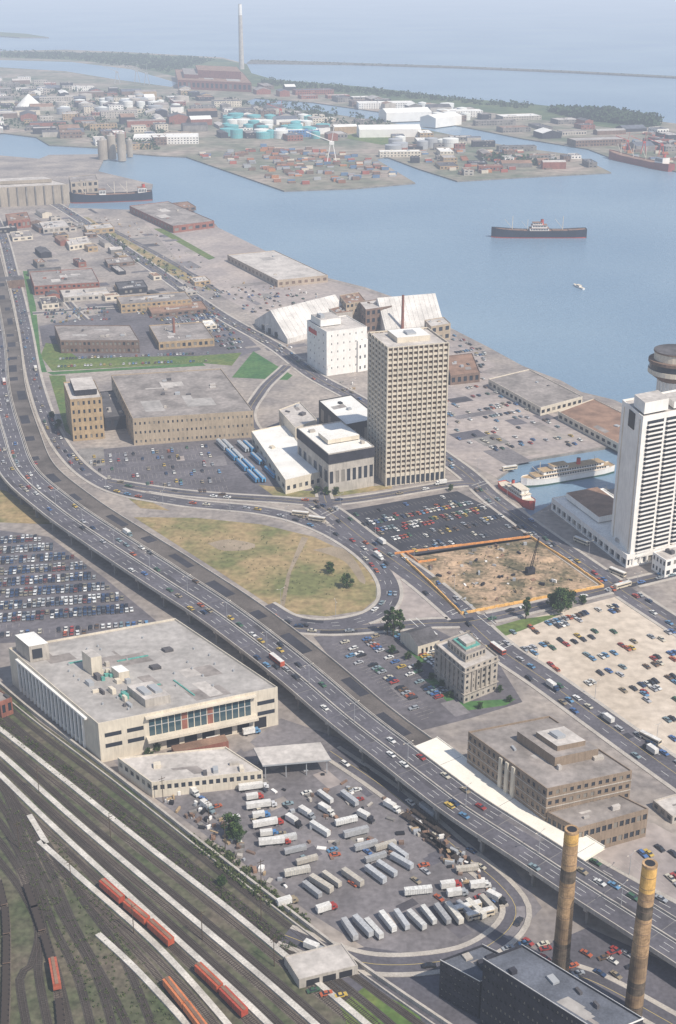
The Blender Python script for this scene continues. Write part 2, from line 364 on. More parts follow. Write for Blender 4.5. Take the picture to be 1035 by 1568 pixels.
# ---------------------------------------------------------------- buildings
def wall(b,A,B,z0,z1,wm,fl=0,bay=0,wf=.55,hf=.5,dep=.3,gl=None,plain0=0,blind=.15,margin=0,sill=.25):
    A=Vector((A[0],A[1],0));B=Vector((B[0],B[1],0));d=B-A;Ln=d.length
    if Ln<.01:return
    d/=Ln; nrm=Vector((d.y,-d.x,0))
    def pt(x,z,o=0): p=A+d*x-nrm*o; return (p.x,p.y,z)
    if fl<1 or bay<1:
        b.face([pt(0,z0),pt(Ln,z0),pt(Ln,z1),pt(0,z1)],wm); return
    xs=[0]; bw=(Ln-2*margin)/bay
    if margin: xs.append(margin)
    for i in range(bay):
        s=margin+i*bw; xs+=[s+bw*(1-wf)/2,s+bw*(1+wf)/2]
    xs.append(Ln)
    zb=z0+plain0; fh=(z1-zb)/fl; zs=[z0]
    for i in range(fl): zs+=[zb+fh*(i+sill),zb+fh*(i+sill+hf)]
    zs.append(z1)
    off=1 if margin else 0
    for j in range(len(zs)-1):
        if j%2==0:
            b.face([pt(0,zs[j]),pt(Ln,zs[j]),pt(Ln,zs[j+1]),pt(0,zs[j+1])],wm); continue
        for i in range(len(xs)-1):
            x0,x1,a,c=xs[i],xs[i+1],zs[j],zs[j+1]
            k=i-off
            if k>0 and k%2==1 and i<len(xs)-1-off:
                g=(GLASSB if R.random()<blind else (gl or GLASS))
                b.face([pt(x0,a,dep),pt(x1,a,dep),pt(x1,c,dep),pt(x0,c,dep)],g)
                b.face([pt(x0,a),pt(x1,a),pt(x1,a,dep),pt(x0,a,dep)],wm)
                b.face([pt(x0,c),pt(x1,c),pt(x1,c,dep),pt(x0,c,dep)],wm)
                b.face([pt(x0,a),pt(x0,c),pt(x0,c,dep),pt(x0,a,dep)],wm)
                b.face([pt(x1,a),pt(x1,c),pt(x1,c,dep),pt(x1,a,dep)],wm)
            elif x1-x0>.001: b.face([pt(x0,a),pt(x1,a),pt(x1,c),pt(x0,c)],wm)
def roof(b,q,h,wm,rm,par=.7,th=.4,clutter=4,rnd=None,cm=None):
    c=sum((Vector((p[0],p[1],0)) for p in q),Vector())/len(q)
    inn=[]
    for p in q:
        v=Vector((p[0],p[1],0))-c; L=v.length; inn.append(c+v*(1-th*1.4/L))
    for i in range(4):
        j=(i+1)%4
        b.face([(q[i][0],q[i][1],h),(q[j][0],q[j][1],h),(inn[j].x,inn[j].y,h),(inn[i].x,inn[i].y,h)],wm)
        b.face([(inn[i].x,inn[i].y,h-par),(inn[j].x,inn[j].y,h-par),(inn[j].x,inn[j].y,h),(inn[i].x,inn[i].y,h)],wm)
    b.face([(p.x,p.y,h-par) for p in inn],rm)
    ex=(Vector(inn[1])-Vector(inn[0]));ey=(Vector(inn[3])-Vector(inn[0])); ang=math.atan2(ex.y,ex.x)
    for k in range(clutter):
        s=R.uniform(.12,.88);t=R.uniform(.12,.88);p=Vector(inn[0])+ex*s+ey*t
        w=R.uniform(.8,min(5,ex.length*.15+1));d=R.uniform(.8,min(4,ey.length*.15+1))
        b.box(p,w,d,h-par,h-par+R.uniform(.6,2.2),ang,cm or R.choice([wm,CONC,STEEL,ROOFL,ROOFD]))
    for k in range(clutter):
        s=R.uniform(.1,.7);t=R.uniform(.1,.7); s1=s+R.uniform(.08,.25);t1=t+R.uniform(.08,.25); z=h-par+.02+k*.004
        b.face([tuple((inn[0]+ex*a+ey*c_)[:2])+(z,) for a,c_ in((s,t),(s1,t),(s1,t1),(s,t1))],R.choice([ROOFG,ROOFP,rm,ROOFL if rm in(ROOFL,ROOFP,ROOFG) else rm]))
def corners(Lp,Fp,Rp,vb,h=None):
    if h is None: h=HT(vb,Fp[1])
    l=P(*Lp,h);f=P(*Fp,h);r=P(*Rp,h); bk=l+r-f
    return [f,r,bk,l],h
def block(name,Lp,Fp,Rp,vb,wm,rm,fl=0,bays=(0,0),h=None,clutter=4,obj=True,b=None,z0=0,par=.7,cm=None,**kw):
    q,h=corners(Lp,Fp,Rp,vb,h)
    b=b or MB()
    bl=[bays[1],bays[0],bays[1],bays[0]]
    for i in range(4): wall(b,q[i],q[(i+1)%4],z0,h,wm,fl,bl[i],**kw)
    roof(b,q,h,wm,rm,clutter=clutter,par=par,cm=cm)
    if obj: b.obj(name)
    return q,h,b
def bil(q,s,t,z=0):
    p=q[0]+(q[1]-q[0])*s+(q[3]-q[0])*t; return Vector((p.x,p.y,z))
def sub(b,q,s0,s1,t0,t1,z0,z1,wm,rm=None,**kw):
    c=[bil(q,s0,t0),bil(q,s1,t0),bil(q,s1,t1),bil(q,s0,t1)]
    if kw.get('fl'):
        bl=kw.pop('bays'); fl=kw.pop('fl')
        for i in range(4): wall(b,c[i],c[(i+1)%4],z0,z1,wm,fl,bl[i%2],**kw)
        b.face([(p.x,p.y,z1) for p in c],rm or wm)
    else: b.prism(c,z0,z1,wm,rm or wm)
    return c
# tall office tower
q,h,b=block('office_tower',(565,508),(594,532),(687,524),745,CREAM,ROOFL,25,(6,12),obj=False,clutter=0,wf=.74,hf=.56,dep=.7,plain0=8,blind=.10,par=1.2,gl=GLASSN)
sub(b,q,.25,.8,.3,.8,h-1.2,h+2.5,CREAM,ROOFW); sub(b,q,.45,.6,.4,.6,h+2.5,h+4,STEEL); sub(b,q,.03,.97,.02,.98,7.6,8.6,CREAM)
ang=math.atan2((q[1]-q[0]).y,(q[1]-q[0]).x)
for i in range(13):
    p=bil(q,i/12,-.008); b.box(p,.7,.7,0,h-.2,ang,CREAM)
for i in range(7):
    p=bil(q,-.006,i/6); b.box(p,.7,.7,0,h-.2,ang,CREAM)
for i in range(12):
    p0=bil(q,i/12+.015,-.001);p1=bil(q,(i+1)/12-.015,-.001); b.face([(p0.x,p0.y,.5),(p1.x,p1.y,.5),(p1.x,p1.y,6.5),(p0.x,p0.y,6.5)],GLASS)
b.obj('office_tower')
# hotel slab tower
q,h,b=block('hotel_tower',(953,612),(985,638),(1075,620),868,WHITE,ROOFL,0,obj=False,clutter=0,par=1.2)
a=q[0];c=q[1];fr=(c-a).normalized();nn=Vector((fr.y,-fr.x,0));W=(c-a).length
for k in range(31):
    z=6+k*(h-9)/31
    for s0,s1 in((.08,.36),(.40,.66),(.70,.97)):
        p0=a+fr*W*s0+nn*.05;p1=a+fr*W*s1+nn*.05
        b.face([(p0.x,p0.y,z+.1),(p1.x,p1.y,z+.1),(p1.x,p1.y,z+2.3),(p0.x,p0.y,z+2.3)],GLASS)
        m=(p0+p1)/2+nn*.8; b.box(m,(p1-p0).length,1.6,z-.2,z+.0,math.atan2(fr.y,fr.x),WHITE)
        m=(p0+p1)/2+nn*1.6; b.box(m,(p1-p0).length,.15,z,z+1.0,math.atan2(fr.y,fr.x),WHITE)
sub(b,q,.05,.45,.1,.6,h,h+7,WHITE,ROOFL); sub(b,q,.55,.9,.1,.6,h,h+4,WHITE,ROOFL)
sub(b,q,-.012,0,.35,.62,h-12,h-2,BLK); sub(b,q,-.006,0,.10,.13,4,h-3,CREAM); sub(b,q,-.006,0,.85,.88,4,h-3,CREAM)
b.obj('hotel_tower')
b=MB(); c=P(1012,768); hh=HT(768,522)
b.cyl(c,10,10,0,hh-26,WHITE,32)
for k in range(24):
    a=k/24*6.28318; b.box((c.x+10.2*math.cos(a),c.y+10.2*math.sin(a)),.8,.9,0,hh-26,a,WHITE)
b.cyl(c,10,17,hh-26,hh-21,BROWN,32); b.cyl(c,17.2,17.2,hh-21,hh-18,CREAM,32); b.cyl(c,16.6,16.6,hh-18,hh-14,GLASS,32); b.cyl(c,17.4,17.4,hh-14,hh-12,BROWN,32); b.cyl(c,14,14,hh-12,hh-7,CREAM,32); b.cyl(c,14.5,14.5,hh-7,hh-6,BROWN,32,top=ROOFD)
b.obj('round_restaurant_tower')
q,h,b=block('hotel_podium',(845,762),(960,850),(1045,832),870,WHITE,ROOFW,1,(14,8),obj=False,wf=.75,hf=.5,dep=1.5,plain0=0,sill=.1,clutter=5)
sub(b,q,.2,.8,.5,.95,h,h+4,WHITE,ROOFR)
b.obj('hotel_podium')
block('hotel_wing',(1000,845),(1020,858),(1100,835),885,WHITE,ROOFL,2,(4,8))
# postal terminal
q,h,b=block('postal_terminal',(13,992),(150,1108),(425,1052),1168,CREAM,ROOFP,0,obj=False,clutter=0,par=1.0)
for k in range(14):
    s=R.uniform(.03,.8);t=R.uniform(.03,.8);s1=s+R.uniform(.05,.2);t1=t+R.uniform(.05,.2); z=h-.97+k*.003
    if s1<.97 and t1<.97: b.face([tuple(bil(q,a_,c_)[:2])+(z,) for a_,c_ in((s,t),(s1,t),(s1,t1),(s,t1))],R.choice([ROOFG,ROOFP,ROOFL]))
a=q[3];c=q[0];fr=(c-a).normalized();W=(c-a).length;nn=Vector((fr.y,-fr.x,0));ang=math.atan2(fr.y,fr.x)
for k in range(18):
    s=.12+.72*k/17; p=a+fr*W*s
    b.box(p+nn*.5,1.0,1.0,1,h-2.5,ang,WHITE)
    if k<17:
        p0=p+fr*.5+nn*.06; p1=a+fr*W*(s+.72/17)-fr*.5+nn*.06
        b.face([(p0.x,p0.y,3),(p1.x,p1.y,3),(p1.x,p1.y,h-3),(p0.x,p0.y,h-3)],GLASSC)
        b.face([(p0.x,p0.y,h*.48),(p1.x,p1.y,h*.48),(p1.x+nn.x*.1,p1.y+nn.y*.1,h*.56),(p0.x+nn.x*.1,p0.y+nn.y*.1,h*.56)],CONCD)
b.box(a+fr*W*.5+nn*.7,W*.78,1.6,h-2.5,h-1.6,ang,WHITE)
a=q[0];c=q[1];fr=(c-a).normalized();W=(c-a).length;nn=Vector((fr.y,-fr.x,0));ang=math.atan2(fr.y,fr.x)
for k in range(16):
    s0=.27+k*.036;s1=s0+.031
    p0=a+fr*W*s0+nn*.1;p1=a+fr*W*s1+nn*.1
    mt=GLASSC if k not in(5,9) else BRICK
    b.face([(p0.x,p0.y,h*.42),(p1.x,p1.y,h*.42),(p1.x,p1.y,h-2.2),(p0.x,p0.y,h-2.2)],mt)
    b.box((p0+p1)/2+nn*.05,W*.031,.12,h*.66,h*.68,ang,STEEL)
b.box(a+fr*W*.56+nn*1.2,W*.62,2.4,h-1.9,h-1.2,ang,CREAM); b.box(a+fr*W*.56+nn*2.2,W*.62,4.4,h*.36,h*.42,ang,CREAM)
for s0,s1 in((.03,.12),(.15,.24),(.88,.98)):
    for z in(.35,.62):
        p0=a+fr*W*s0+nn*.08;p1=a+fr*W*s1+nn*.08
        b.face([(p0.x,p0.y,h*z),(p1.x,p1.y,h*z),(p1.x,p1.y,h*(z+.1)),(p0.x,p0.y,h*(z+.1))],GLASS)
for k in range(6):
    s0=.36+k*.1; p0=a+fr*W*s0+nn*.08;p1=a+fr*W*(s0+.07)+nn*.08
    b.face([(p0.x,p0.y,.5),(p1.x,p1.y,.5),(p1.x,p1.y,h*.3),(p0.x,p0.y,h*.3)],BLK)
b.box(a+fr*W*.52+nn*8,W*.3,6,.1,4.4,ang,BRICK,top=ROOFR)
sub(b,q,.03,.14,.80,.97,h-1,h+8,CONC,ROOFW); sub(b,q,.045,.1,.795,.80,h+1,h+6,GLASS)
sub(b,q,.24,.30,.52,.62,h-1,h+9,CREAM,ROOFL); sub(b,q,.33,.39,.40,.48,h-1,h+4,CREAM,ROOFW)
for _ in range(26):
    s=R.uniform(.14,.42);t=R.uniform(.1,.6); sub(b,q,s,s+R.uniform(.01,.035),t,t+R.uniform(.01,.045),h-1,h+R.uniform(.3,2.4),R.choice([TEAL,TEAL,CONC,STEEL,ROOFD,CREAM]))
for s,t in((.55,.45),(.72,.62)): sub(b,q,s,s+.05,t,t+.04,h-1,h+.5,ROOFD)
for _ in range(24):
    s=R.uniform(.1,.92);t=R.uniform(.08,.9); sub(b,q,s,s+.008,t,t+.008,h-1,h+.2,STEEL)
sub(b,q,.28,.50,.28,.29,h-1,h-.5,TEAL); sub(b,q,.58,.588,.1,.3,h-1,h-.5,TEAL); sub(b,q,.44,.62,.62,.63,h-1,h-.5,TEAL)
sub(b,q,.2,.3,.7,.71,h-1,h-.5,TEAL)
sub(b,q,.3,.44,.08,.26,h-1,h+3.2,CONC,ROOFL); sub(b,q,.32,.36,.12,.2,h+3.2,h+4.6,STEEL); sub(b,q,.38,.42,.12,.2,h+3.2,h+4.6,STEEL)
b.obj('postal_terminal')
q2,h2,b=block('loading_dock_building',(180,1160),(232,1198),(402,1180),1222,CREAM,ROOFL,1,(6,16),obj=False,wf=.6,hf=.35,sill=.4,plain0=1.0,clutter=5,gl=GLASS)
b.obj('loading_dock_building')
q,h=corners((388,1145),(402,1172),(507,1163),1195)
b=MB(); b.prism([(p.x,p.y) for p in q],h-.8,h,STEEL,ROOFL,True)
for s in(.05,.35,.65,.95):
    for t in(.08,.92):
        p=bil(q,s,t); b.box(p,.4,.4,0,h-.8,0,STEEL)
b.obj('loading_canopy')
block('brick_signal_building',(-40,1050),(0,1075),(18,1068),1100,BRICK,ROOFG,1,(4,2),clutter=1)
# stone office building
LS=M('grey_limestone',(.40,.355,.30),var=.15,scale=.2,streak=True)
q,h,b=block('stone_office_building',(666,985),(712,1024),(763,1004),1078,LS,ROOFL,6,(7,6),obj=False,clutter=1,wf=.42,hf=.55,dep=.35,par=1.0)
sub(b,q,-.03,1.03,-.03,1.03,h-2.6,h-2.1,LS); sub(b,q,-.03,1.03,-.03,1.03,h*.26,h*.28,LS)
sub(b,q,.2,.8,.2,.8,h-1,h+3.4,LS,ROOFG,fl=1,bays=(6,6)); sub(b,q,.28,.72,.28,.72,h+3.4,h+4.4,LS,TEAL); sub(b,q,.36,.64,.36,.64,h+4.4,h+6,LS,ROOFL)
for i in range(5):
    for (s,t) in((.22+.14*i,-.015),(-.015,.22+.14*i)):
        p=bil(q,s,t); b.cyl(p,.55,.45,h*.29,h-2.6,LS,8)
b.obj('stone_office_building')
def gabled(name,Lp,Fp,Rp,vb,h,ridge,wm,rm,axis=0):
    q,h=corners(Lp,Fp,Rp,vb,h); b=MB()
    for i in range(4): wall(b,q[i],q[(i+1)%4],0,h,wm)
    if axis==0: m0=(q[0]+q[3])/2;m1=(q[1]+q[2])/2; e=[(q[0],q[1],m1,m0),(q[2],q[3],m0,m1)]; g=[(q[3],q[0],m0),(q[1],q[2],m1)]
    else: m0=(q[0]+q[1])/2;m1=(q[2]+q[3])/2; e=[(q[1],q[2],m1,m0),(q[3],q[0],m0,m1)]; g=[(q[0],q[1],m0),(q[2],q[3],m1)]
    for x,y,c,d in e: b.face([(x.x,x.y,h),(y.x,y.y,h),(c.x,c.y,ridge),(d.x,d.y,ridge)],rm)
    for x,y,c in g: b.face([(x.x,x.y,h),(y.x,y.y,h),(c.x,c.y,ridge)],wm)
    return q,b
q,b=gabled('old_pavilion',(613,968),(640,990),(673,980),1003,6,10,CREAM,ROOFD)
for s in(.2,.4,.6,.8):
    p=bil(q,s,-.01); b.box(p,1.2,.2,1.5,4,0,GLASS)
b.obj('old_pavilion')
BUFF=M('buff_brick',(.27,.205,.15),var=.12,scale=.2,streak=True)
q,h,b=block('office_block',(717,1120),(838,1208),(968,1180),1285,BUFF,ROOFG,5,(16,12),obj=False,clutter=3,wf=.5,hf=.42,dep=.25,plain0=1,blind=.3)
sub(b,q,.36,.88,.28,.75,h-.7,h+4,BUFF,ROOFG); sub(b,q,.46,.80,.36,.62,h+4,h+6.5,BUFF,ROOFL); sub(b,q,.55,.65,.45,.55,h+6.5,h+8,STEEL)
for t in(.38,.46,.54): sub(b,q,-.02,0,t,t+.035,1,h-1,CREAM)
for f in range(1,5):
    z=1+(h-1)/5*f; sub(b,q,-.004,1.004,-.004,1.004,z-.05,z+.35,CONC)
b.obj('office_block')
block('office_block_wing',(838,1243),(885,1268),(993,1238),1312,BUFF,ROOFG,2,(6,12),clutter=2,wf=.7,hf=.4,blind=.3)
block('low_annex',(1000,1225),(1030,1250),(1100,1230),1262,CONC,ROOFL,1,(3,5))
for L_,F_,R_,vb,fb in(((674,1470),(735,1503),(800,1478),1560,(9,8)),((740,1468),(925,1585),(985,1560),1690,(26,7))):
    q,h,b=block('dark_warehouse',L_,F_,R_,vb,DARK,ROOFB,6,fb,wf=.45,hf=.3,gl=GLASS,blind=.6,clutter=4,obj=False)
    sub(b,q,-.004,1.004,-.003,.004,h-.1,h+.25,WHITE); sub(b,q,-.004,.004,-.003,1.003,h-.1,h+.25,WHITE); sub(b,q,.996,1.004,0,1,h-.1,h+.25,WHITE); b.obj('dark_warehouse')
q,h,b=block('underpass_portal',(435,1464),(458,1500),(548,1478),1514,CONC,ROOFL,0,clutter=0,obj=False,par=.3)
for k in range(3): sub(b,q,.12+k*.28,.34+k*.28,-.01,.0,.3,h-1.2,BLK)
b.obj('underpass_portal')
TW=M('tan_render',(.40,.32,.23),var=.12,scale=.1,streak=True)
block('long_warehouse',(170,574),(203,641),(388,629),682,TW,ROOFG,3,(10,26),wf=.35,hf=.3,clutter=9,blind=.4)
q,h,b=block('tan_office_block',(97,585),(107,612),(156,608),676,TAN,ROOFL,5,(5,6),wf=.4,hf=.45,clutter=0,obj=False,cm=BLK); sub(b,q,.2,.9,.2,.9,h,h+4,DARK,ROOFL); b.obj('tan_office_block')
block('low_link_building',(150,600),(160,640),(195,636),660,DARK,ROOFD,1,(3,3))
block('long_white_roof_building',(385,660),(437,735),(492,722),757,CREAM,ROOFW,1,(8,6),clutter=1,wf=.5,hf=.3)
block('supermarket_block',(427,627),(452,655),(485,642),690,CREAM,ROOFL,0,clutter=3)
block('black_office_block',(488,613),(530,650),(582,640),690,BLK,ROOFW,1,(4,6),clutter=2)
q,h,b=block('plant_block',(455,655),(503,695),(573,683),757,CONC,ROOFW,1,(6,8),clutter=3,wf=.6,hf=.3,obj=False); sub(b,q,-.01,1.01,-.01,1.01,h*.75,h-.8,DARK); sub(b,q,.2,.9,.3,.6,h,h+3,CREAM,ROOFW); b.obj('plant_block')
q,h,b=block('white_storage_building',(470,490),(500,508),(562,500),576,WHITE,ROOFL,5,(4,6),obj=False,clutter=0,wf=.14,hf=.25,plain0=4,margin=2)
sub(b,q,.05,.55,.4,.9,h,h+6,WHITE,ROOFL); sub(b,q,.1,.2,.5,.7,h+6,h+9,STEEL); sub(b,q,-.012,0,.5,.9,h-9,h-5,REDP)
b.obj('white_storage_building')
block('white_storage_annex',(535,512),(548,522),(570,518),570,WHITE,ROOFL,3,(3,3),wf=.3,hf=.3)
WS=M('ribbed_white_shed',(.60,.57,.53),var=.2,scale=.05,streak=True)
q,b=gabled('sugar_shed',(390,490),(440,519),(540,492),520,5,24,WS,WS)
for i in range(14):
    s=i/14+.03; b.beam(bil(q,s,0,5.1),bil(q,s,.5,24.1),.4,WS)
for t_ in(.3,.5,.7): b.box(bil(q,-.004,t_),.4,5,.5,6,1.2,GLASS)
b.obj('sugar_shed')
q,b=gabled('sugar_shed',(565,480),(590,505),(680,497),508,6,30,WS,WS)
for i in range(12):
    s=i/12+.03; b.beam(bil(q,s,0,6.1),bil(q,s,.5,30.1),.4,WS)
b.obj('sugar_shed')
block('refinery_block',(520,452),(530,465),(560,460),500,TW,ROOFR,4,(3,5),clutter=5)
block('refinery_block',(550,462),(560,474),(600,468),510,BROWN,ROOFL,3,(3,5),clutter=5)
block('refinery_block',(500,470),(515,480),(540,477),505,CONC,ROOFR,0,clutter=5)
block('refinery_block',(650,490),(660,500),(690,495),525,TW,ROOFL,2,(2,3),clutter=3)
block('quay_office',(680,545),(690,575),(735,570),590,BROWN,ROOFR,1,(3,5),clutter=3)
def chimney(name,u,v0,v1,r0,r1,mat,bands=None):
    b=MB();p=P(u,v0);h=HT(v0,v1); N=12
    for k in range(N):
        a=k/N;c=(k+1)/N
        m=bands.get(k,mat) if bands else mat
        b.cyl(p,r0+(r1-r0)*a,r0+(r1-r0)*c,h*a,h*c,m,24)
    b.cyl(p,r1*1.03,r1*1.03,h-.8,h+.1,mat,24,top=mat)
    b.cyl(p,r1*.7,r1*.7,h+.1,h+.15,BLK,16)
    for k in range(1,14): b.cyl(p,(r0+(r1-r0)*k/14)+.05,(r0+(r1-r0)*k/14)+.05,h*k/14,h*k/14+.15,BROWN,24)
    b.obj(name)
SOOT=M('sooty_brick',(.12,.095,.07),var=.5,scale=.3,streak=True); YBR=M('yellow_brick',(.62,.38,.12),var=.2,scale=.3); WRN=M('worn_brick',(.25,.17,.10),var=.4,scale=.2,streak=True)
chimney('brick_chimney',857,1492,1270,3.2,2.5,STACKB,{0:WRN,1:SOOT,2:SOOT,3:WRN,4:WRN,8:SOOT,11:YBR})
chimney('brick_chimney',969,1553,1322,3.2,2.5,STACKB,{0:SOOT,1:WRN,2:SOOT,3:WRN,4:WRN,8:SOOT,10:YBR,11:YBR})
chimney('brick_chimney',616,512,452,1.6,1.2,BRICK)
chimney('brick_chimney',267,520,487,1.4,1.1,BRICK)
chimney('power_station_stack',370,106,6,9,6,CONC,{11:WHITE,10:WHITE})
q,h,b=block('power_station',(268,106),(272,122),(385,127),136,BRICK,ROOFR,1,(3,16),clutter=8,obj=False)
sub(b,q,.3,.9,.3,.8,h,h+20,BRICK,ROOFR); sub(b,q,.1,.3,.2,.8,h,h+10,BRICK,ROOFG); b.obj('power_station')
block('pier_warehouse',(198,315),(265,346),(328,338),357,BRICK,ROOFG,1,(14,6),wf=.6,hf=.4,clutter=3)
block('pier_warehouse',(250,312),(262,320),(300,316),326,BROWN,ROOFR,1,(3,4),clutter=3)
TMT=M('tan_metal',(.42,.34,.26),var=.15,scale=.05)
block('quay_shed',(348,390),(425,429),(502,421),440,TMT,ROOFL,1,(14,8),wf=.5,hf=.4,clutter=2,gl=BROWN)
block('quay_shed',(748,580),(828,624),(892,607),637,CREAM,ROOFG,1,(12,8),wf=.6,hf=.4,clutter=2,gl=BLK)
block('quay_shed',(855,630),(955,683),(1010,660),696,CREAM,ROOFR,1,(12,8),wf=.6,hf=.4,clutter=2,gl=BLK)
WARMC=M('warm_concrete',(.36,.31,.25),var=.2,scale=.03,streak=True)
q,h,b=block('grain_elevator',(-60,276),(-20,288),(105,282),318,WARMC,ROOFL,0,obj=False,clutter=3)
for i in range(9):
    sub(b,q,.02+i*.11,.035+i*.11,-.02,0,0,h-1,CONCD)
sub(b,q,.1,.9,.3,.6,h,h+5,WARMC,ROOFL); b.obj('grain_elevator')
block('grain_elevator',(105,270),(108,279),(150,276),308,WARMC,ROOFG,3,(3,5),clutter=2)
for u,v0,v1,r in((158,244,214,9),(172,243,207,8),(187,246,204,8),(199,240,214,6)):
    b=MB();p=P(u,v0);hh=HT(v0,v1); b.cyl(p,r,r,0,hh,WARMC,18,top=ROOFL); b.cyl(p,r*.4,r*.4,hh,hh+4,CONC,8); b.obj('silo_tower')
lows=[((45,416),(52,438),(152,432),452,BRICK,ROOFG,2,(4,14)),((83,498),(92,521),(213,521),541,BROWN,ROOFG,2,(5,18)),((228,498),(243,524),(328,518),536,TAN,ROOFG,1,(4,10)),((178,454),(185,466),(293,458),480,TAN,ROOFG,2,(3,14)),((176,432),(182,443),(226,439),452,DARK,ROOFD,1,(3,6)),((8,328),(12,339),(46,335),352,BRICK,ROOFR,1,(3,5)),((60,340),(66,350),(106,346),358,CONC,ROOFL,1,(3,5)),((100,366),(106,376),(140,371),384,CREAM,ROOFL,1,(3,5)),((225,468),(232,480),(318,472),487,BROWN,ROOFR,1,(3,9)),((290,425),(298,432),(322,429),438,TAN,ROOFL,1,(2,3)),((92,444),(97,455),(170,450),463,CONC,ROOFL,1,(3,8)),((60,455),(64,466),(90,464),474,CREAM,ROOFD,1,(2,3)),((160,396),(165,404),(206,400),410,BROWN,ROOFG,1,(2,4)),((128,345),(133,352),(175,348),360,TAN,ROOFL,1,(2,4)),((15,355),(19,364),(50,361),370,CREAM,ROOFG,1,(2,3)),((300,492),(306,500),(332,497),506,CREAM,ROOFW,1,(2,3))]
for L_,F_,R_,vb,wm,rm,fl,bays in lows: block('industrial_building',L_,F_,R_,vb,wm,rm,fl,bays,clutter=6,wf=.55,hf=.45,blind=.5)
def mk_shed(cx,cy,w,d,h,ang,wm,rm,name,gable):
    b=MB(); ca,sa=math.cos(ang),math.sin(ang)
    q=[Vector((cx+x*ca-y*sa,cy+x*sa+y*ca,h)) for x,y in((-w/2,-d/2),(w/2,-d/2),(w/2,d/2),(-w/2,d/2))]
    if gable:
        m0=(q[0]+q[3])/2;m1=(q[1]+q[2])/2;hr=h+d*.14
        for i in range(4): wall(b,q[i],q[(i+1)%4],0,h,wm)
        b.face([q[0],q[1],(m1.x,m1.y,hr),(m0.x,m0.y,hr)],rm); b.face([q[2],q[3],(m0.x,m0.y,hr),(m1.x,m1.y,hr)],rm)
        b.face([q[3],q[0],(m0.x,m0.y,hr)],wm); b.face([q[1],q[2],(m1.x,m1.y,hr)],wm)
    else:
        for i in range(4):
            Ln=(q[(i+1)%4]-q[i]).length; wall(b,q[i],q[(i+1)%4],0,h,wm,max(1,int(h/4.5)),max(1,int(Ln/6)),wf=.5,hf=.4,blind=.3)
        roof(b,q,h,wm,rm,clutter=R.randint(1,4))
    b.obj(name)
def shed(u,v,w,d,h,ang,wm,rm,name='industrial_shed',gable=False):
    c=P(u,v); mk_shed(c.x,c.y,w,d,h,ang,wm,rm,name,gable)
OCC=[]
def scatter(poly,n,ang,wr,dr,hr,walls,roofs,name='industrial_shed',gp=.3):
    w=[P(*p) for p in poly]; x0,x1,y0,y1=bbox(w)
    k=0;t=0
    while k<n and t<n*60:
        t+=1; x=R.uniform(x0,x1);y=R.uniform(y0,y1)
        if not inpoly(x,y,w): continue
        W=R.uniform(*wr);D=R.uniform(*dr);rad=max(W,D)*.6
        if any((x-a)**2+(y-c)**2<(rad+rr)**2 for a,c,rr in OCC): continue
        OCC.append((x,y,rad))
        hh=R.uniform(*hr); mk_shed(x,y,W,D,hh,ang+R.choice([0,1.5708])+R.uniform(-.03,.03),R.choice(walls),R.choice(roofs),name,R.random()<gp); k+=1
WL=[CREAM,BRICK,TAN,CONC,BROWN,CONCD,DARK]; RL=[ROOFG,ROOFL,ROOFG,ROOFD,ROOFR,ROOFD,ROOFP]
RLF=RL+[ROOFW,ROOFD,ROOFB]; WLF=WL+[WHITE]
GA=math.radians(25)
scatter([(45,325),(105,330),(215,405),(300,450),(200,470),(70,470),(45,400)],30,GA,(10,40),(8,18),(4,7),WL,RL)
scatter([(-150,330),(0,330),(20,430),(20,470),(-150,470)],15,GA,(15,50),(10,25),(4,9),WL,RL)
scatter([(0,120),(250,150),(330,165),(300,200),(240,235),(160,228),(60,205),(-150,200),(-150,120)],160,math.radians(15),(25,90),(15,45),(6,16),WLF,RLF)
scatter([(280,140),(380,162),(560,190),(520,215),(300,215)],45,math.radians(15),(25,90),(15,50),(6,14),WLF,RLF)
scatter([(390,130),(560,150),(720,172),(1035,205),(1035,235),(900,222),(720,190),(480,152),(400,145)],48,math.radians(15),(30,110),(20,50),(6,14),[WHITE,BRICK,CONC,BROWN,DARK,CONCD],RLF)
scatter([(600,195),(700,212),(880,240),(920,258),(700,268),(600,240)],34,math.radians(5),(20,80),(12,35),(5,12),WLF,RLF)
shed(255,218,130,60,14,.1,WHITE,ROOFW); shed(595,208,130,50,16,.1,WHITE,ROOFW,gable=True); shed(455,208,90,45,14,.1,BLUEP,ROOFW); shed(620,184,110,55,20,.3,WHITE,ROOFW,gable=True); shed(675,192,90,45,20,.8,WHITE,ROOFW,gable=True); shed(590,165,140,50,14,.1,WHITE,ROOFW);shed(708,178,90,40,14,.1,WHITE,ROOFW)
b=MB();p=P(45,166); b.cyl(p,32,30,0,8,WHITE,24); b.cyl(p,30,2,8,34,ROOFW,24); b.obj('salt_dome')
TK=M('tank_teal',(.14,.40,.42),var=.1,scale=.05); TKW=M('tank_white',(.74,.74,.70),var=.05,scale=.05)
for (u0,u1,v0,v1,n_,ms) in((345,500,182,212,40,[TK,TK,TKW]),(90,290,150,175,34,[TKW,CONC,TKW,STEEL]),(640,760,165,185,12,[TKW,CONC]),(600,720,215,235,8,[TKW,STEEL])):
    for k in range(n_):
        u=R.uniform(u0,u1);v=R.uniform(v0,v1); b=MB();p=P(u,v);rr=R.uniform(9,18);hh=R.uniform(10,18); m=R.choice(ms); b.cyl(p,rr,rr,0,hh,m,24,top=m); b.cyl(p,rr*.98,1,hh,hh+2,m,24); b.cyl(p,rr*1.01,rr*1.01,hh*.5,hh*.52,STEEL,24); b.obj('storage_tank')
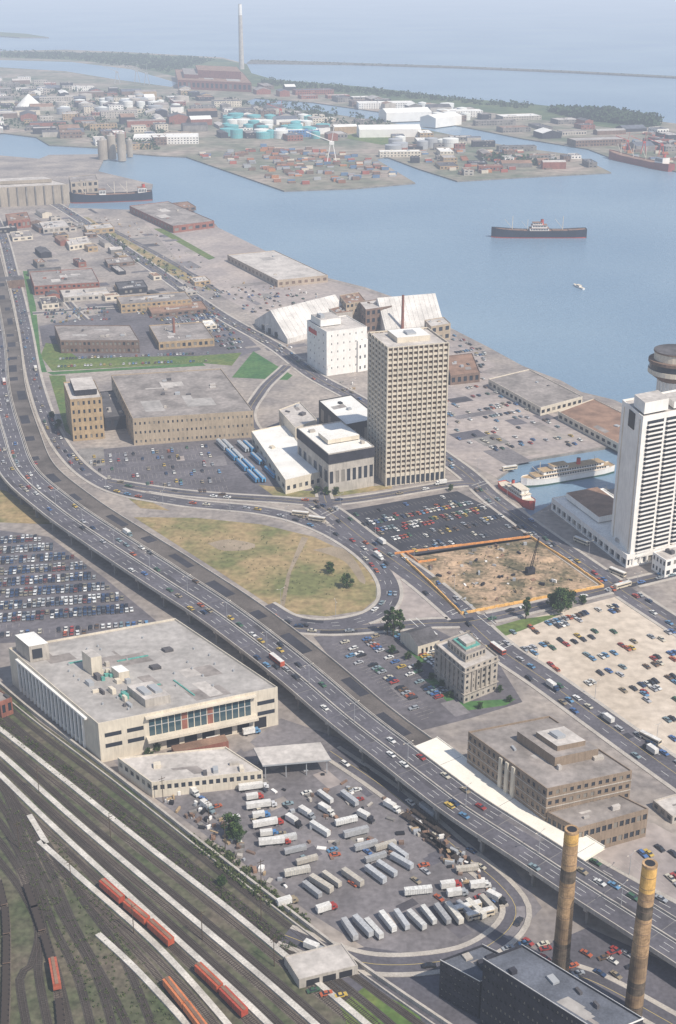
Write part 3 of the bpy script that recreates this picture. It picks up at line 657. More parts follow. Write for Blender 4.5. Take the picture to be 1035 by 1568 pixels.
CC=[M('faded_red_box',(.36,.11,.08),var=.2),M('rust_box',(.32,.15,.09),var=.2),M('grey_box',(.3,.3,.3),var=.2),M('faded_blue_box',(.12,.20,.32),var=.2),M('orange_box',(.45,.2,.09),var=.1),CREAM,STEEL,BROWN,BROWN]
def containers(poly,n,ang):
    w=[P(*p) for p in poly]; b=MB();x0,x1,y0,y1=bbox(w);k=0
    while k<n:
        x=R.uniform(x0,x1);y=R.uniform(y0,y1)
        if not inpoly(x,y,w): continue
        for j in range(R.randint(2,7)):
            b.box((x-j*2.9*math.sin(ang),y+j*2.9*math.cos(ang)),12.2,2.45,.1,2.6*R.randint(1,2),ang,R.choice(CC))
        k+=1
    b.obj('container_stacks')
containers([(300,238),(440,285),(625,275),(560,240),(420,222)],140,.2)
containers([(950,205),(1035,205),(1100,240),(1035,255),(960,240)],50,.2)
containers([(610,228),(700,268),(900,258),(800,232)],60,.2)
# ---------------------------------------------------------------- vehicles
def carmesh(kind='car'):
    b=MB()
    prof=[(-2.4,.32),(-2.45,.78),(-1.5,.92),(1.0,.92),(2.3,.80),(2.4,.34)]
    n_=len(prof)
    Lf=[(x,.88,z) for x,z in prof];Rt=[(x,-.88,z) for x,z in prof]
    b.face(Lf[::-1],CARP);b.face(Rt,CARP)
    for i in range(n_):
        j=(i+1)%n_; b.face([Rt[i],Lf[i],Lf[j],Rt[j]],CARP)
    if kind=='wagon': bx=(-2.2,1.05,-1.95,.35)
    else: bx=(-1.55,1.1,-.95,.35)
    z0,z1=.92,1.40
    A=[(bx[0],-.8,z0),(bx[1],-.8,z0),(bx[1],.8,z0),(bx[0],.8,z0)];B=[(bx[2],-.64,z1),(bx[3],-.64,z1),(bx[3],.64,z1),(bx[2],.64,z1)]
    for i in range(4): b.face([A[i],A[(i+1)%4],B[(i+1)%4],B[i]],GLASS)
    b.prism([(p[0]*.99,p[1]*1.02) for p in B],z1,z1+.03,CARP)
    for x in(-2.45,2.42): b.box((x,0),.12,1.7,.38,.55,0,CHR)
    for x in(-1.5,1.5):
        for y in(-.8,.8): 
            pts=[(x+.33*math.cos(a*.785),.33+.33*math.sin(a*.785)) for a in range(8)]
            for yy in(y-.11,y+.11): b.face([(px_,yy,pz) for px_,pz in pts],RUB)
            for i in range(8):
                j=(i+1)%8; b.face([(pts[i][0],y-.11,pts[i][1]),(pts[j][0],y-.11,pts[j][1]),(pts[j][0],y+.11,pts[j][1]),(pts[i][0],y+.11,pts[i][1])],RUB)
    return b
def wheels(b,xs,w=1.1,r=.5):
    for x in xs:
        for y in(-w,w):
            pts=[(x+r*math.cos(a*.785),r+r*math.sin(a*.785)) for a in range(8)]
            for yy in(y-.15,y+.15): b.face([(px_,yy,pz) for px_,pz in pts],RUB)
            for i in range(8):
                j=(i+1)%8; b.face([(pts[i][0],y-.15,pts[i][1]),(pts[j][0],y-.15,pts[j][1]),(pts[j][0],y+.15,pts[j][1]),(pts[i][0],y+.15,pts[i][1])],RUB)
def mesh_of(b,name):
    o=b.obj(name); me=o.data; bpy.data.objects.remove(o); return me
CAR=mesh_of(carmesh(),'parked_car'); WAG=mesh_of(carmesh('wagon'),'station_wagon')
b=MB(); b.box((0,0),12.2,2.45,1.15,3.8,0,VEHP)
for i in range(12): 
    for s in(-1,1): b.box((-5.6+i*1.02,s*1.24),.12,.06,1.2,3.75,0,STEEL)
for i in range(7): b.box((-5.4+i*1.8,0),.1,2.4,3.8,3.84,0,STEEL)
b.box((0,0),11.8,.9,.9,1.14,0,BLK); wheels(b,(-4.9,-3.7)); b.box((4.2,.8),.2,.2,0,1.1,0,STEEL);b.box((4.2,-.8),.2,.2,0,1.1,0,STEEL)
TRL=mesh_of(b,'semi_trailer')
def cab(b,x):
    b.box((x,0),1.6,2.3,.7,2.7,0,VEHP); b.box((x+.83,0),.06,2.0,1.8,2.5,0,GLASS); b.box((x,1.17),1.0,.06,1.8,2.4,0,GLASS);b.box((x,-1.17),1.0,.06,1.8,2.4,0,GLASS); b.box((x+1.3,0),1.0,1.9,.6,1.6,0,VEHP); b.box((x+1.85,0),.15,2.2,.5,.8,0,CHR)
WB=M('van_box_white',(.66,.64,.60),var=.12,scale=.3,fine=.15)
b=MB(); cab(b,2.6); b.box((-1.3,0),5.8,2.4,1.0,3.4,0,WB); b.box((-.5,0),6.6,.9,.6,.98,0,BLK); wheels(b,(3.2,-2.6)); TRK=mesh_of(b,'delivery_truck')
b=MB(); cab(b,7.2); b.box((0,0),12.0,2.45,1.25,3.9,0,WB); b.box((2,0),11,.9,.7,1.2,0,BLK); wheels(b,(7.8,4.6,-4.6,-3.4)); SEM=mesh_of(b,'tractor_trailer')
b=MB(); b.box((0,0),11.5,2.5,.45,3.0,0,VEHP); b.box((0,0),10.6,2.56,1.6,2.4,0,GLASS); b.box((5.76,0),.06,2.2,1.4,2.6,0,GLASS); b.box((0,0),11.2,2.3,3.0,3.12,0,WB); wheels(b,(3.8,-3.4)); BUS=mesh_of(b,'city_bus')
b=MB(); b.box((0,0),14,2.9,1.2,4.0,0,VEHP); b.box((0,0),14.2,1.2,4.0,4.3,0,ROOFR)
for i in range(13):
    for s in(-1,1): b.box((-6.6+i*1.1,s*1.47),.1,.06,1.3,3.9,0,BLK if i in(6,7) else BROWN)
for x in(-5,5): b.box((x,0),2.4,1.8,.3,1.15,0,BLK)
BXC=mesh_of(b,'rail_boxcar')
b=MB(); b.box((0,0),20,3,1.0,3.9,0,VEHP); b.box((0,0),18.4,3.06,2.2,3.0,0,GLASS); b.box((0,0),20,2.3,3.9,4.2,0,VEHP); b.box((0,0),19,.7,4.2,4.4,0,ROOFL)
for i in range(9): b.box((-8.8+i*2.2,0),.5,1.5,4.2,4.6,0,STEEL)
for x in(-7.5,7.5): b.box((x,0),3,2,.3,.98,0,BLK)
for x in(-10.2,10.2): b.box((x,0),.4,1.2,1.2,3.2,0,BLK)
COA=mesh_of(b,'passenger_coach')
b=MB(); b.box((0,0),15,2.8,1.1,1.5,0,BROWN,top=TIE)
for x in(-5,5): b.box((x,0),2.4,1.8,.3,1.08,0,BLK)
for i in range(6): 
    for s in(-1,1): b.box((-6.5+i*2.6,s*1.3),.15,.15,1.5,2.6,0,BLK)
FLC=mesh_of(b,'rail_flatcar')
CARCOL=[(.82,.81,.77),(.82,.81,.77),(.76,.74,.68),(.64,.59,.47),(.5,.5,.51),(.36,.38,.4),(.08,.17,.38),(.14,.30,.48),(.40,.06,.05),(.48,.12,.05),(.06,.14,.08),(.16,.10,.06),(.03,.03,.035),(.05,.05,.06),(.60,.42,.09),(.24,.32,.34),(.03,.06,.13),(.33,.27,.18)]
def put(me,name,x,y,ang,z=0,col=None,s=1.0):
    o=bpy.data.objects.new(name,me); scene.collection.objects.link(o); o.location=(x,y,z); o.rotation_euler=(0,0,ang); o.scale=(s,s,s)
    c=col or R.choice(CARCOL); k=R.uniform(.85,1.08); o.color=(c[0]*k,c[1]*k,c[2]*k,1); return o
def lot(poly,ang,fill,pitch=2.9,aisle=6.5,cols=None,z=.08,maxn=999,depth=5.2,single=False,lines=True,clump=.35):
    w=[P(*p) for p in poly];cx=sum(p.x for p in w)/len(w);cy=sum(p.y for p in w)/len(w); ca,sa=math.cos(ang),math.sin(ang)
    S=max((p-Vector((cx,cy,0))).length for p in w); r_=-S;k=0;n_=0; ln=MB()
    while r_<S:
        t=-S; rf=fill*R.uniform(1-clump,1+clump); run=rf
        while t<S:
            x=cx+t*ca-r_*sa;y=cy+t*sa+r_*ca
            if R.random()<.12: run=max(0,min(1,rf*R.choice([.3,.8,1.2,1.7]))) if fill<.9 else fill
            if inpoly(x,y,w):
                if lines:
                    lx=x-pitch/2*ca;ly=y-pitch/2*sa
                    ln.box((lx,ly),.10,4.4,z-.003,z-.001,ang,CONC,bottom=False)
                if R.random()<run and n_<maxn:
                    put(CAR if R.random()<.8 else WAG,'parked_car',x+R.uniform(-.25,.25),y+R.uniform(-.5,.5),ang+1.5708+(3.1416 if R.random()<.4 else 0)+R.uniform(-.05,.05),z,R.choice(cols) if cols else None,s=1.08); n_+=1
            t+=pitch
        k+=1; r_+= depth if (k%2 and not single) else depth+aisle
    if ln.f: ln.obj('parking_stall_lines')
def traffic(l,offsets,gap,z,prob=1,mix=True,sc=None):
    for o,dr in offsets:
        ll=offs(l,o,sc);i=R.randint(0,6)
        while i<len(ll)-2:
            a=ll[i];c=ll[i+1];ang=math.atan2(c.y-a.y,c.x-a.x)+(0 if dr>0 else math.pi)
            if a.y>260 and R.random()<prob:
                t=R.random()
                if mix and t<.04: put(TRK,'delivery_truck',a.x,a.y,ang,a.z+z,R.choice(CARCOL))
                elif mix and t<.055: put(BUS,'city_bus',a.x,a.y,ang,a.z+z,(.55,.12,.07))
                else: put(CAR if t<.8 else WAG,'moving_car',a.x,a.y,ang,a.z+z,s=1.08)
            i+=max(2,int(R.expovariate(1/gap)))
traffic(NE,[(2.4,-1),(5.2,-1),(8.0,-1)],13,.03,sc=SC_)
traffic(NE,[(12.2,1),(15,1),(17.8,1)],17,.03,sc=SC_)
traffic(NE[:iw0-25],[(24,1),(27.5,1)],45,.03)
traffic(rLS,[(-3,-1),(3,1),(0,1)],10,.16); traffic(rQQ,[(-5,1),(-2,1),(2,-1),(5,-1)],14,.2); traffic(rHB,[(-2.2,1),(2.2,-1)],9,.2)
traffic(rYK,[(-6.5,1),(-2.2,1),(2.2,-1),(6.5,-1)],7,.2); traffic(rSM,[(-2.2,1),(2.2,-1)],6,.2); traffic(rPA,[(-3,1),(0,1),(3,1)],9,.25); traffic(rCK,[(-2,1),(2,-1)],20,.26); traffic(r12,[(-2,1),(2,-1)],8,.3)
A1=math.radians(27)
DK=[(.03,.05,.1),(.04,.08,.16),(.1,.12,.15),(.5,.5,.5),(.8,.8,.77),(.8,.8,.77),(.4,.42,.42),(.03,.03,.04),(.06,.1,.2),(.2,.06,.05),(.3,.27,.2)]
lot([(-60,815),(60,822),(120,860),(215,942),(120,950),(-60,960)],math.radians(10),.97,pitch=2.6,aisle=5.2,cols=DK)
lot([(-60,962),(120,952),(215,945),(235,960),(100,972),(-60,980)],math.radians(10),.7,pitch=3.4,aisle=5.2)
lot([(525,790),(700,757),(822,818),(640,848)],A1,.45)
lot([(765,970),(950,925),(1120,1010),(1120,1090),(930,1060),(860,1035)],A1,.32,aisle=9,lines=False,clump=.8)
lot([(980,1060),(1100,1100),(1100,1200),(1040,1160)],A1,.08,aisle=9,lines=False)
lot([(125,695),(320,680),(360,760),(280,755),(165,735)],math.radians(12),.28,clump=.8)
lot([(500,985),(650,965),(740,1020),(690,1050),(640,1110),(560,1060)],math.radians(120),.40,clump=.8)
lot([(690,600),(740,580),(860,650),(900,680),(800,700),(720,690),(660,650)],A1,.17,clump=1,lines=False)
lot([(90,549),(310,540),(370,545),(310,556),(90,562)],math.radians(8),.8,single=True,aisle=20)
lot([(200,478),(325,478),(380,530),(350,536),(240,490)],A1,.5)
lot([(250,400),(330,440),(350,470),(280,440)],A1,.22,lines=False)
lot([(60,475),(160,468),(170,490),(80,495)],math.radians(8),.5)
lot([(330,440),(480,455),(420,480),(380,480)],A1,.15,lines=False); lot([(690,510),(745,540),(740,565),(690,540)],A1,.4)
lot([(900,1300),(1000,1280),(1150,1360),(1150,1420)],A1,.3)
TW_=[(.74,.73,.69),(.66,.65,.62),(.5,.51,.52),(.42,.42,.42),(.66,.62,.54),(.55,.5,.42)]
def pv(me,name,u,v,angd,col=None,z=.09,s=1): p=P(u,v); return put(me,name,p.x,p.y,math.radians(angd),z,col,s)
for k,(u,v) in enumerate([(372,1206),(378,1220),(384,1234),(388,1248),(394,1262),(400,1276),(404,1290)]): pv(TRK if k%2 else SEM,'delivery_truck',u+12,v+4,12+R.uniform(-5,5),R.choice([(.74,.74,.74),(.5,.07,.05),(.1,.25,.5),(.7,.7,.7)]),s=.9)
for k,u in enumerate([528,548,568,588,608,630,652,670,688,706,724,742]): pv(TRL,'semi_trailer',u+6+R.uniform(-2,2),1432-k*3.4+R.uniform(-5,5),118+R.uniform(-5,5),R.choice(TW_),s=R.uniform(.8,.95))
for u,v,a in [(435,1290,20),(452,1306,22),(470,1322,22),(478,1368,-48),(492,1360,-48),(508,1352,-48),(540,1350,-46),(575,1345,-46),(592,1336,-46),(615,1325,-46),(560,1300,25),(575,1318,25),(590,1300,25),(530,1262,20),(545,1280,20),(490,1275,-45),(498,1225,-48),(535,1228,-48),(455,1340,20),(610,1310,-46),(640,1370,10),(715,1335,10),(655,1245,-50)]: pv(TRL,'semi_trailer',u,v,a+R.uniform(-5,5),R.choice(TW_),s=R.uniform(.75,.95))
for u,v,a in [(500,1245,-45),(470,1250,-45),(560,1255,-42),(690,1360,12),(700,1372,12),(735,1360,10),(600,1240,-44),(760,1380,-40),(330,1138,20),(385,1124,20),(440,1385,25),(500,1395,25),(450,1262,-45),(295,1215,-50),(318,1240,-50)]: pv(TRK,'delivery_truck',u,v,a)
for u,v in[(635,1262),(648,1275),(661,1288),(674,1300),(688,1310),(650,1255),(668,1272)]: pv(FLC,'flatbed_trailer',u,v,-50)
for _ in range(60):
    u=R.uniform(300,760);v=R.uniform(1180,1400)
    if v>1130+(u-240)*.1 and v<1260+(u-300)*.42 and v>1205+(u-560)*.6: pv(CAR,'parked_car',u,v,R.choice([20,-50,130,25])+R.uniform(-6,6))
for _ in range(26): pv(CAR,'parked_car',R.uniform(770,1000),R.uniform(1440,1500),R.choice([20,-50])+R.uniform(-8,8))
for u,v in[(480,1518),(500,1523),(522,1526)]: pv(CAR,'parked_car',u,v,20)
for u,v,a in[(715,1395,20),(735,1405,20),(485,798,-20),(890,832,-50),(945,880,-50),(953,900,30),(995,1135,-50),(460,790,-15),(780,720,20)]: pv(BUS,'city_bus',u,v,a,(.7,.6,.45),z=.25)
for u0,v0,u1,v1 in[(332,678,396,742),(362,678,426,738)]:
    a=P(u0,v0);c=P(u1,v1); ang=math.atan2(c.y-a.y,c.x-a.x); L_=(c-a).length; nv=max(2,int(L_/23))
    for dd in(0,4.6):
        for k in range(nv):
            p=a.lerp(c,(k+.5)/nv); put(COA,'passenger_coach',p.x+dd,p.y+R.uniform(-.6,.6),ang,.1,R.choice([(.10,.34,.62),(.13,.40,.68),(.10,.30,.55),(.55,.6,.64)]),s=.95)
b=MB()
for poly,n_ in(([(200,1190),(300,1215),(480,1400),(470,1395),(330,1290)],60),([(600,1230),(700,1300),(790,1390),(760,1400),(620,1260)],70),([(640,855),(800,830),(900,890),(720,930)],60),([(330,430),(480,440),(560,470),(480,500)],70),([(120,330),(200,330),(320,400),(300,430)],60),([(430,520),(560,600),(540,610),(420,540)],20),([(430,1150),(640,1240),(600,1330),(380,1300)],50)):
    w=[P(*p) for p in poly];x0,x1,y0,y1=bbox(w);t=0
    while t<n_:
        x=R.uniform(x0,x1);y=R.uniform(y0,y1)
        if inpoly(x,y,w): t+=1; b.box((x,y),R.uniform(.8,4),R.uniform(.6,2),.08,R.uniform(.4,2),R.uniform(0,3),R.choice([BROWN,CONC,STEEL,ROOFR,BLK,TAN,WHITE,CONCD]))
b.obj('yard_materials')
# earth mounds
b=MB()
for k in range(16):
    u=R.uniform(660,880);v=R.uniform(845,920)
    if abs((u-770)/130)+abs((v-880)/48)>1: continue
    p=P(u,v); r0=R.uniform(3,7);hh=R.uniform(.8,2.4); rings=[]
    for j,(f,z) in enumerate(((1,0),(.7,.5),(.35,.9),(0.05,1))):
        rings.append([(p.x+r0*f*R.uniform(.8,1.2)*math.cos(a*.5236),p.y+r0*f*R.uniform(.6,1)*math.sin(a*.5236),.05+hh*z*R.uniform(.9,1.05)*(1 if j else 0)) for a in range(12)])
    for A_,B_ in zip(rings[:-1],rings[1:]):
        for i in range(12): b.face([A_[i],A_[(i+1)%12],B_[(i+1)%12],B_[i]],DIRT)
b.obj('earth_mounds',smooth=True)
# ---------------------------------------------------------------- railway
TR=[]
def track(px,ball=BALL):
    l=line(px,0,3); b=MB(); z=.06+.004*len(TR)
    b.strip(l,-1.6,1.6,z,z,ball)
    n_=normals(l)
    for i in range(0,len(l)):
        for f in(0,.25,.5,.75):
            if i+1<len(l):
                p=l[i].lerp(l[i+1],f); b.box(p,2.5,.28,z,z+.08,math.atan2(n_[i].y,n_[i].x),TIE,bottom=False)
    for o in(-.75,.75): b.strip(l,o-.06,o+.06,z+.1,z+.26,RAIL)
    b.obj('railway_track'); TR.append(l); return l
def plat(px,w=2.4,z=.9,mat=PLAT):
    l=line(px,0,4); b=MB(); b.strip(l,-w/2,w/2,0,z,mat)
    b.obj('rail_platform')
S=[[(-40,1090),(0,1118),(100,1197),(220,1293),(360,1402),(520,1535),(620,1620)],[(-40,1125),(0,1155),(120,1262),(270,1388),(420,1515),(560,1640)],[(-40,1150),(0,1188),(90,1275),(230,1403),(385,1545),(480,1640)],[(60,1290),(130,1352),(240,1450),(340,1560),(400,1640)],[(150,1432),(210,1488),(290,1575),(340,1640)],[(45,1250),(75,1300)]]
for s in S: plat(s)
def sh(px,du): return [(u+du,v) for u,v in px]
for k in range(3):
    track(sh(S[k],-17)); track(sh(S[k],18),BALLD)
track(sh(S[3],-18)); tB=track([(100,1300),(160,1362),(250,1440),(350,1535),(450,1640)]); tC=track([(90,1330),(150,1395),(220,1470),(300,1568),(350,1640)])
track([(-60,1020),(0,1072),(60,1122),(180,1212),(300,1307),(430,1410),(560,1508),(720,1625)],BALLD); track([(-60,1040),(0,1092),(60,1142),(180,1234),(300,1330),(430,1434),(560,1536),(680,1640)],BALLD)
plat([(-60,1000),(0,1050),(60,1100),(180,1192),(300,1287),(430,1388),(560,1486),(760,1622)],1.0,2.0,CONC)
plat([(-60,1012),(0,1062),(60,1111),(180,1202),(300,1297),(430,1399),(560,1497),(740,1624)],.6,1.0,CONC)
for k in range(5):
    track([(-60-k*14,1130+k*18),(0,1200+k*30),(40+k*4,1290+k*30),(95-k*12,1400+k*20),(150-k*30,1500),(190-k*34,1640)],BALLD)
track([(70,1290),(125,1375),(190,1470),(260,1640)],BALLD)
track([(-20,1150),(30,1240),(80,1340),(115,1420),(170,1520),(230,1640)],BALLD); tF=track([(-10,1330),(8,1400),(10,1500),(5,1640)]); tL=track([(30,1330),(55,1400),(85,1500),(100,1640)]) 
def consist(l,me,name,s0,cnt,gap,cols):
    d=0;i=0
    for k in range(len(l)-1):
        d+=(l[k+1]-l[k]).length
        if i<cnt and d>=s0+i*gap:
            a=l[k];c=l[k+1]; put(me,name,a.x,a.y,math.atan2(c.y-a.y,c.x-a.x),.3,R.choice(cols)); i+=1
RC=[(.50,.09,.05),(.56,.12,.06),(.45,.08,.05)]
consist(tB,BXC,'rail_boxcar',42,3,15.5,RC); consist(tB,BXC,'rail_boxcar',105,2,15.5,RC); consist(tC,BXC,'rail_boxcar',92,2,15.5,[(.65,.22,.09)]); consist(tB,BXC,'rail_boxcar',142,5,15.5,[(.1,.25,.5),(.2,.3,.4)])
consist(tF,FLC,'rail_flatcar',20,10,16,[(1,1,1)]); consist(tL,BXC,'rail_boxcar',70,1,16,[(.45,.12,.07)]); consist(tL,FLC,'rail_flatcar',22,3,16,[(1,1,1)]); consist(tL,FLC,'rail_flatcar',88,2,16,[(1,1,1)])
# ---------------------------------------------------------------- fences, lamps
def fence(px,h,mat,name,closed=True,th=.25):
    pts=[P(u,v) for u,v in px]; 
    if closed: pts.append(pts[0])
    b=MB()
    for i in range(len(pts)-1):
        a,c=pts[i],pts[i+1];L=(c-a).length;k=max(1,int(L/3))
        for j in range(k):
            p=a.lerp(c,(j+.5)/k); b.box(p,L/k-.1,th,.1,h*R.uniform(.85,1.05),math.atan2(c.y-a.y,c.x-a.x)+R.uniform(-.05,.05),mat); 
            b.box(a.lerp(c,j/k),.15,.3,0,h+.1,0,STEEL)
    b.obj(name)
fence([(614,852),(660,895),(706,941),(800,923),(924,899),(870,861),(813,824)],1.7,YEL,'construction_hoarding',closed=False,th=.7)
fence([(604,849),(700,837),(811,823)],1.5,ORANGE,'construction_hoarding',closed=False,th=.5)
fence([(620,846),(640,862),(668,858)],1.4,ORANGE,'construction_hoarding',closed=False,th=.4)
def lamp():
    b=MB(); b.cyl((0,0),.14,.08,0,10,STEEL,6); b.beam((0,0,10),(2.2,0,10.6),.1,STEEL); b.beam((0,0,10),(-2.2,0,10.6),.1,STEEL); b.box((2.4,0),.8,.3,10.5,10.7,0,CREAM); b.box((-2.4,0),.8,.3,10.5,10.7,0,CREAM); return mesh_of(b,'street_lamp')
LM=lamp()
for l,o,zz,st,sc_ in((NE,WD/2,.6,9,SC_),(rQQ,9,0,11,None),(rYK,10,0,10,None),(rLS,-8,0,10,None),(rPA,7,0,10,None)):
    ll=offs(l,o,sc_);nn_=normals(l)
    for i in range(4,len(ll),st):
        q_=nn_[i]; put(LM,'street_lamp',ll[i].x,ll[i].y,math.atan2(q_.y,q_.x),ll[i].z+zz,(1,1,1))
for u,v in[(320,1265),(345,1300),(400,1360),(400,1410),(250,1230),(170,1290),(310,1440),(60,1215),(205,1430),(110,1360),(420,1480),(30,1300)]:
    b=MB();p=P(u,v); b.cyl(p,.18,.12,0,14,BARK,6); b.beam((p.x-1.3,p.y-.8,12.8),(p.x+1.3,p.y+.8,12.8),.18,BARK); b.beam((p.x-1.0,p.y-.6,11.6),(p.x+1.0,p.y+.6,11.6),.15,BARK); b.obj('utility_pole')
# crawler crane
b=MB();p=P(812,880); b.box(p,6,1,.1,1.3,.4,BLK); b.box((p.x-1,p.y+3),6,1,.1,1.3,.4,BLK); b.box((p.x,p.y+1.5),5,3.6,1.4,4,.4,DARK); 
tip=(p.x+3,p.y-4,26)
for dx_ in(-.6,.6): b.beam((p.x+dx_,p.y,3),(tip[0]+dx_*.4,tip[1],tip[2]),.25,BLK); b.beam((p.x+dx_,p.y+1,3),(tip[0]+dx_*.4,tip[1]+.4,tip[2]),.25,BLK)
for k in range(12):
    t=k/12;t2=(k+1)/12; b.beam((p.x-.6+(tip[0]-p.x)*t,p.y+(tip[1]-p.y)*t,3+23*t),(p.x+.5+(tip[0]-p.x)*t2,p.y+(tip[1]-p.y)*t2,3+23*t2),.15,BLK)
b.beam((p.x-2,p.y+3,4),tip,.1,BLK); b.beam(tip,(tip[0],tip[1],8),.1,BLK); b.obj('crawler_crane')
def hcrane(u,v,h,mat):
    b=MB();p=P(u,v); k=h/60
    for x in(-8*k,8*k):
        for y in(-6*k,6*k): b.beam((p.x+x,p.y+y,0),(p.x+x*.3,p.y+y*.3,h*.5),1.1*k,mat)
    b.box(p,8*k,6*k,h*.5,h*.58,0,mat); b.beam((p.x,p.y,h*.58),(p.x+4*k,p.y-4*k,h),1.0*k,mat); b.beam((p.x,p.y,h*.58),(p.x-h*.7,p.y-5,h*.85),1.2*k,mat); b.beam((p.x+4*k,p.y-4*k,h),(p.x-h*.7,p.y-5,h*.85),.4*k,mat); b.obj('harbour_crane')
hcrane(508,250,66,WHITE); hcrane(985,236,40,REDP); hcrane(1012,240,40,REDP); hcrane(960,232,36,REDP); hcrane(430,185,45,REDP)
for u,v in((180,128),(225,130),(210,126)): hcrane(u,v,60,STEEL)
# ---------------------------------------------------------------- ships
def ship(name,bu,bv,su,sv,wid,hh,hull,sup,layout,red=REDP,rh=.12,zw=-2,deck=ROOFR):
    bow=P(bu,bv);st=P(su,sv);bow.z=st.z=0;L=(bow-st).length;d=(bow-st).normalized();nn_=Vector((-d.y,d.x,0)); b=MB()
    secs=[]
    for i in range(25):
        t=i/24; w=wid/2*(1 if .12<t<.72 else (math.sqrt(max(0,1-((t-.72)/.28)**2)) if t>=.72 else .7+.3*t/.12)); w=max(w,.15)
        sh_=hh*(1+.4*max(0,(t-.6)/.4)**2+.2*max(0,(.25-t)/.25)); secs.append((t,w,sh_))
    def pt(t,y,z): p=st+d*L*t+nn_*y; return (p.x,p.y,zw+z)
    for (t0,w0,h0),(t1,w1,h1) in zip(secs[:-1],secs[1:]):
        for s in(-1,1):
            b.face([pt(t0,s*w0*.85,0),pt(t1,s*w1*.85,0),pt(t1,s*w1*.9,h1*rh),pt(t0,s*w0*.9,h0*rh)],red or hull)
            b.face([pt(t0,s*w0*.9,h0*rh),pt(t1,s*w1*.9,h1*rh),pt(t1,s*w1,h1),pt(t0,s*w0,h0)],hull)
        b.face([pt(t0,-w0,h0*.9),pt(t1,-w1,h1*.9),pt(t1,w1,h1*.9),pt(t0,w0,h0*.9)],deck)
    b.face([pt(0,-secs[0][1],0),pt(0,secs[0][1],0),pt(0,secs[0][1],secs[0][2]),pt(0,-secs[0][1],secs[0][2])],hull)
    ang=math.atan2(d.y,d.x)
    for kind,t,ln,z0,z1 in layout:
        p=st+d*L*t
        if kind=='h':
            wf_=.75-.03*z0
            b.box(p,L*ln,wid*wf_,zw+hh*.9+z0,zw+hh*.9+z1,ang,sup)
            b.box(p,L*ln+1,wid*wf_+1,zw+hh*.9+z1-.12,zw+hh*.9+z1+.05,ang,deck)
            kk=max(3,int(L*ln/2.2))
            for s in(-1,1):
                for j in range(kk):
                    q_=p+nn_*s*wid*(wf_/2+.003)+d*(L*ln*.92)*((j+.5)/kk-.5); b.box(q_,L*ln*.92/kk*.7,.1,zw+hh*.9+z0+(z1-z0)*.35,zw+hh*.9+z0+(z1-z0)*.8,ang,GLASS)
        elif kind=='f': b.cyl(p,wid*.13,wid*.12,zw+hh*.9+z0,zw+hh*.9+z1,REDP,12,top=BLK)
        elif kind=='m':
            b.beam((p.x,p.y,zw+hh),(p.x,p.y,zw+hh+z1),ln,CREAM); b.beam((p.x,p.y,zw+hh+2),(p.x+d.x*z1*.6,p.y+d.y*z1*.6,zw+hh+z1*.8),ln*.6,CREAM)
        elif kind=='c': b.box(p,L*ln,wid*.55,zw+hh*.85,zw+hh*.9+z1,ang,BROWN)
    b.obj(name)
ship('cargo_ship',752,361,897,361,17,10,HULLD,WHITE,[('h',.5,.2,0,4),('h',.5,.16,4,8),('h',.52,.1,8,11),('f',.47,0,8,15),('m',.78,.7,0,18),('m',.25,.7,0,18),('m',.62,.5,0,14),('c',.72,.12,0,1.5),('c',.85,.08,0,1.5),('c',.3,.12,0,1.5),('c',.15,.08,0,1.5)])
ship('cargo_ship',106,309,233,304,20,12,HULLD,WHITE,[('h',.12,.1,0,9),('h',.6,.08,0,8),('f',.1,0,9,14),('m',.3,.8,0,18),('m',.45,.8,0,18),('m',.8,.8,0,18)],red=M('boot_red',(.35,.08,.06),var=.1))
ship('cargo_ship',932,240,1028,261,20,11,M('hull_dull_red',(.28,.08,.07),var=.2),WHITE,[('h',.15,.12,0,12),('f',.12,0,12,17),('m',.4,.8,0,22),('m',.6,.8,0,22),('m',.8,.8,0,22)])
ship('passenger_ferry',797,742,936,718,12,5.5,WHITE,WHITE,[('h',.47,.80,0,2.8),('h',.46,.66,2.8,5.4),('h',.6,.16,5.4,8),('f',.38,0,5.4,10),('m',.8,.35,0,11),('m',.2,.35,0,9)],red=M('boot_green',(.05,.12,.10),var=.1),rh=.25,deck=TAN)
ship('harbour_tug',817,777,768,744,9,5,REDP,WHITE,[('h',.5,.55,0,3.2),('h',.58,.3,3.2,6),('f',.35,0,3.2,7.5),('m',.75,.3,0,8)],deck=CREAM)
ship('motor_boat',879,434,894,441,4,1.5,WHITE,WHITE,[('h',.5,.3,0,1.6),('m',.4,.1,0,3)],red=None,deck=CREAM)
for u,v in((905,756),(880,760),(920,752)): ship('motor_boat',u,v,u+14,v-3,3.5,1.5,WHITE,CREAM,[('h',.5,.35,0,1.6),('m',.4,.12,0,5)],red=None,deck=CREAM)
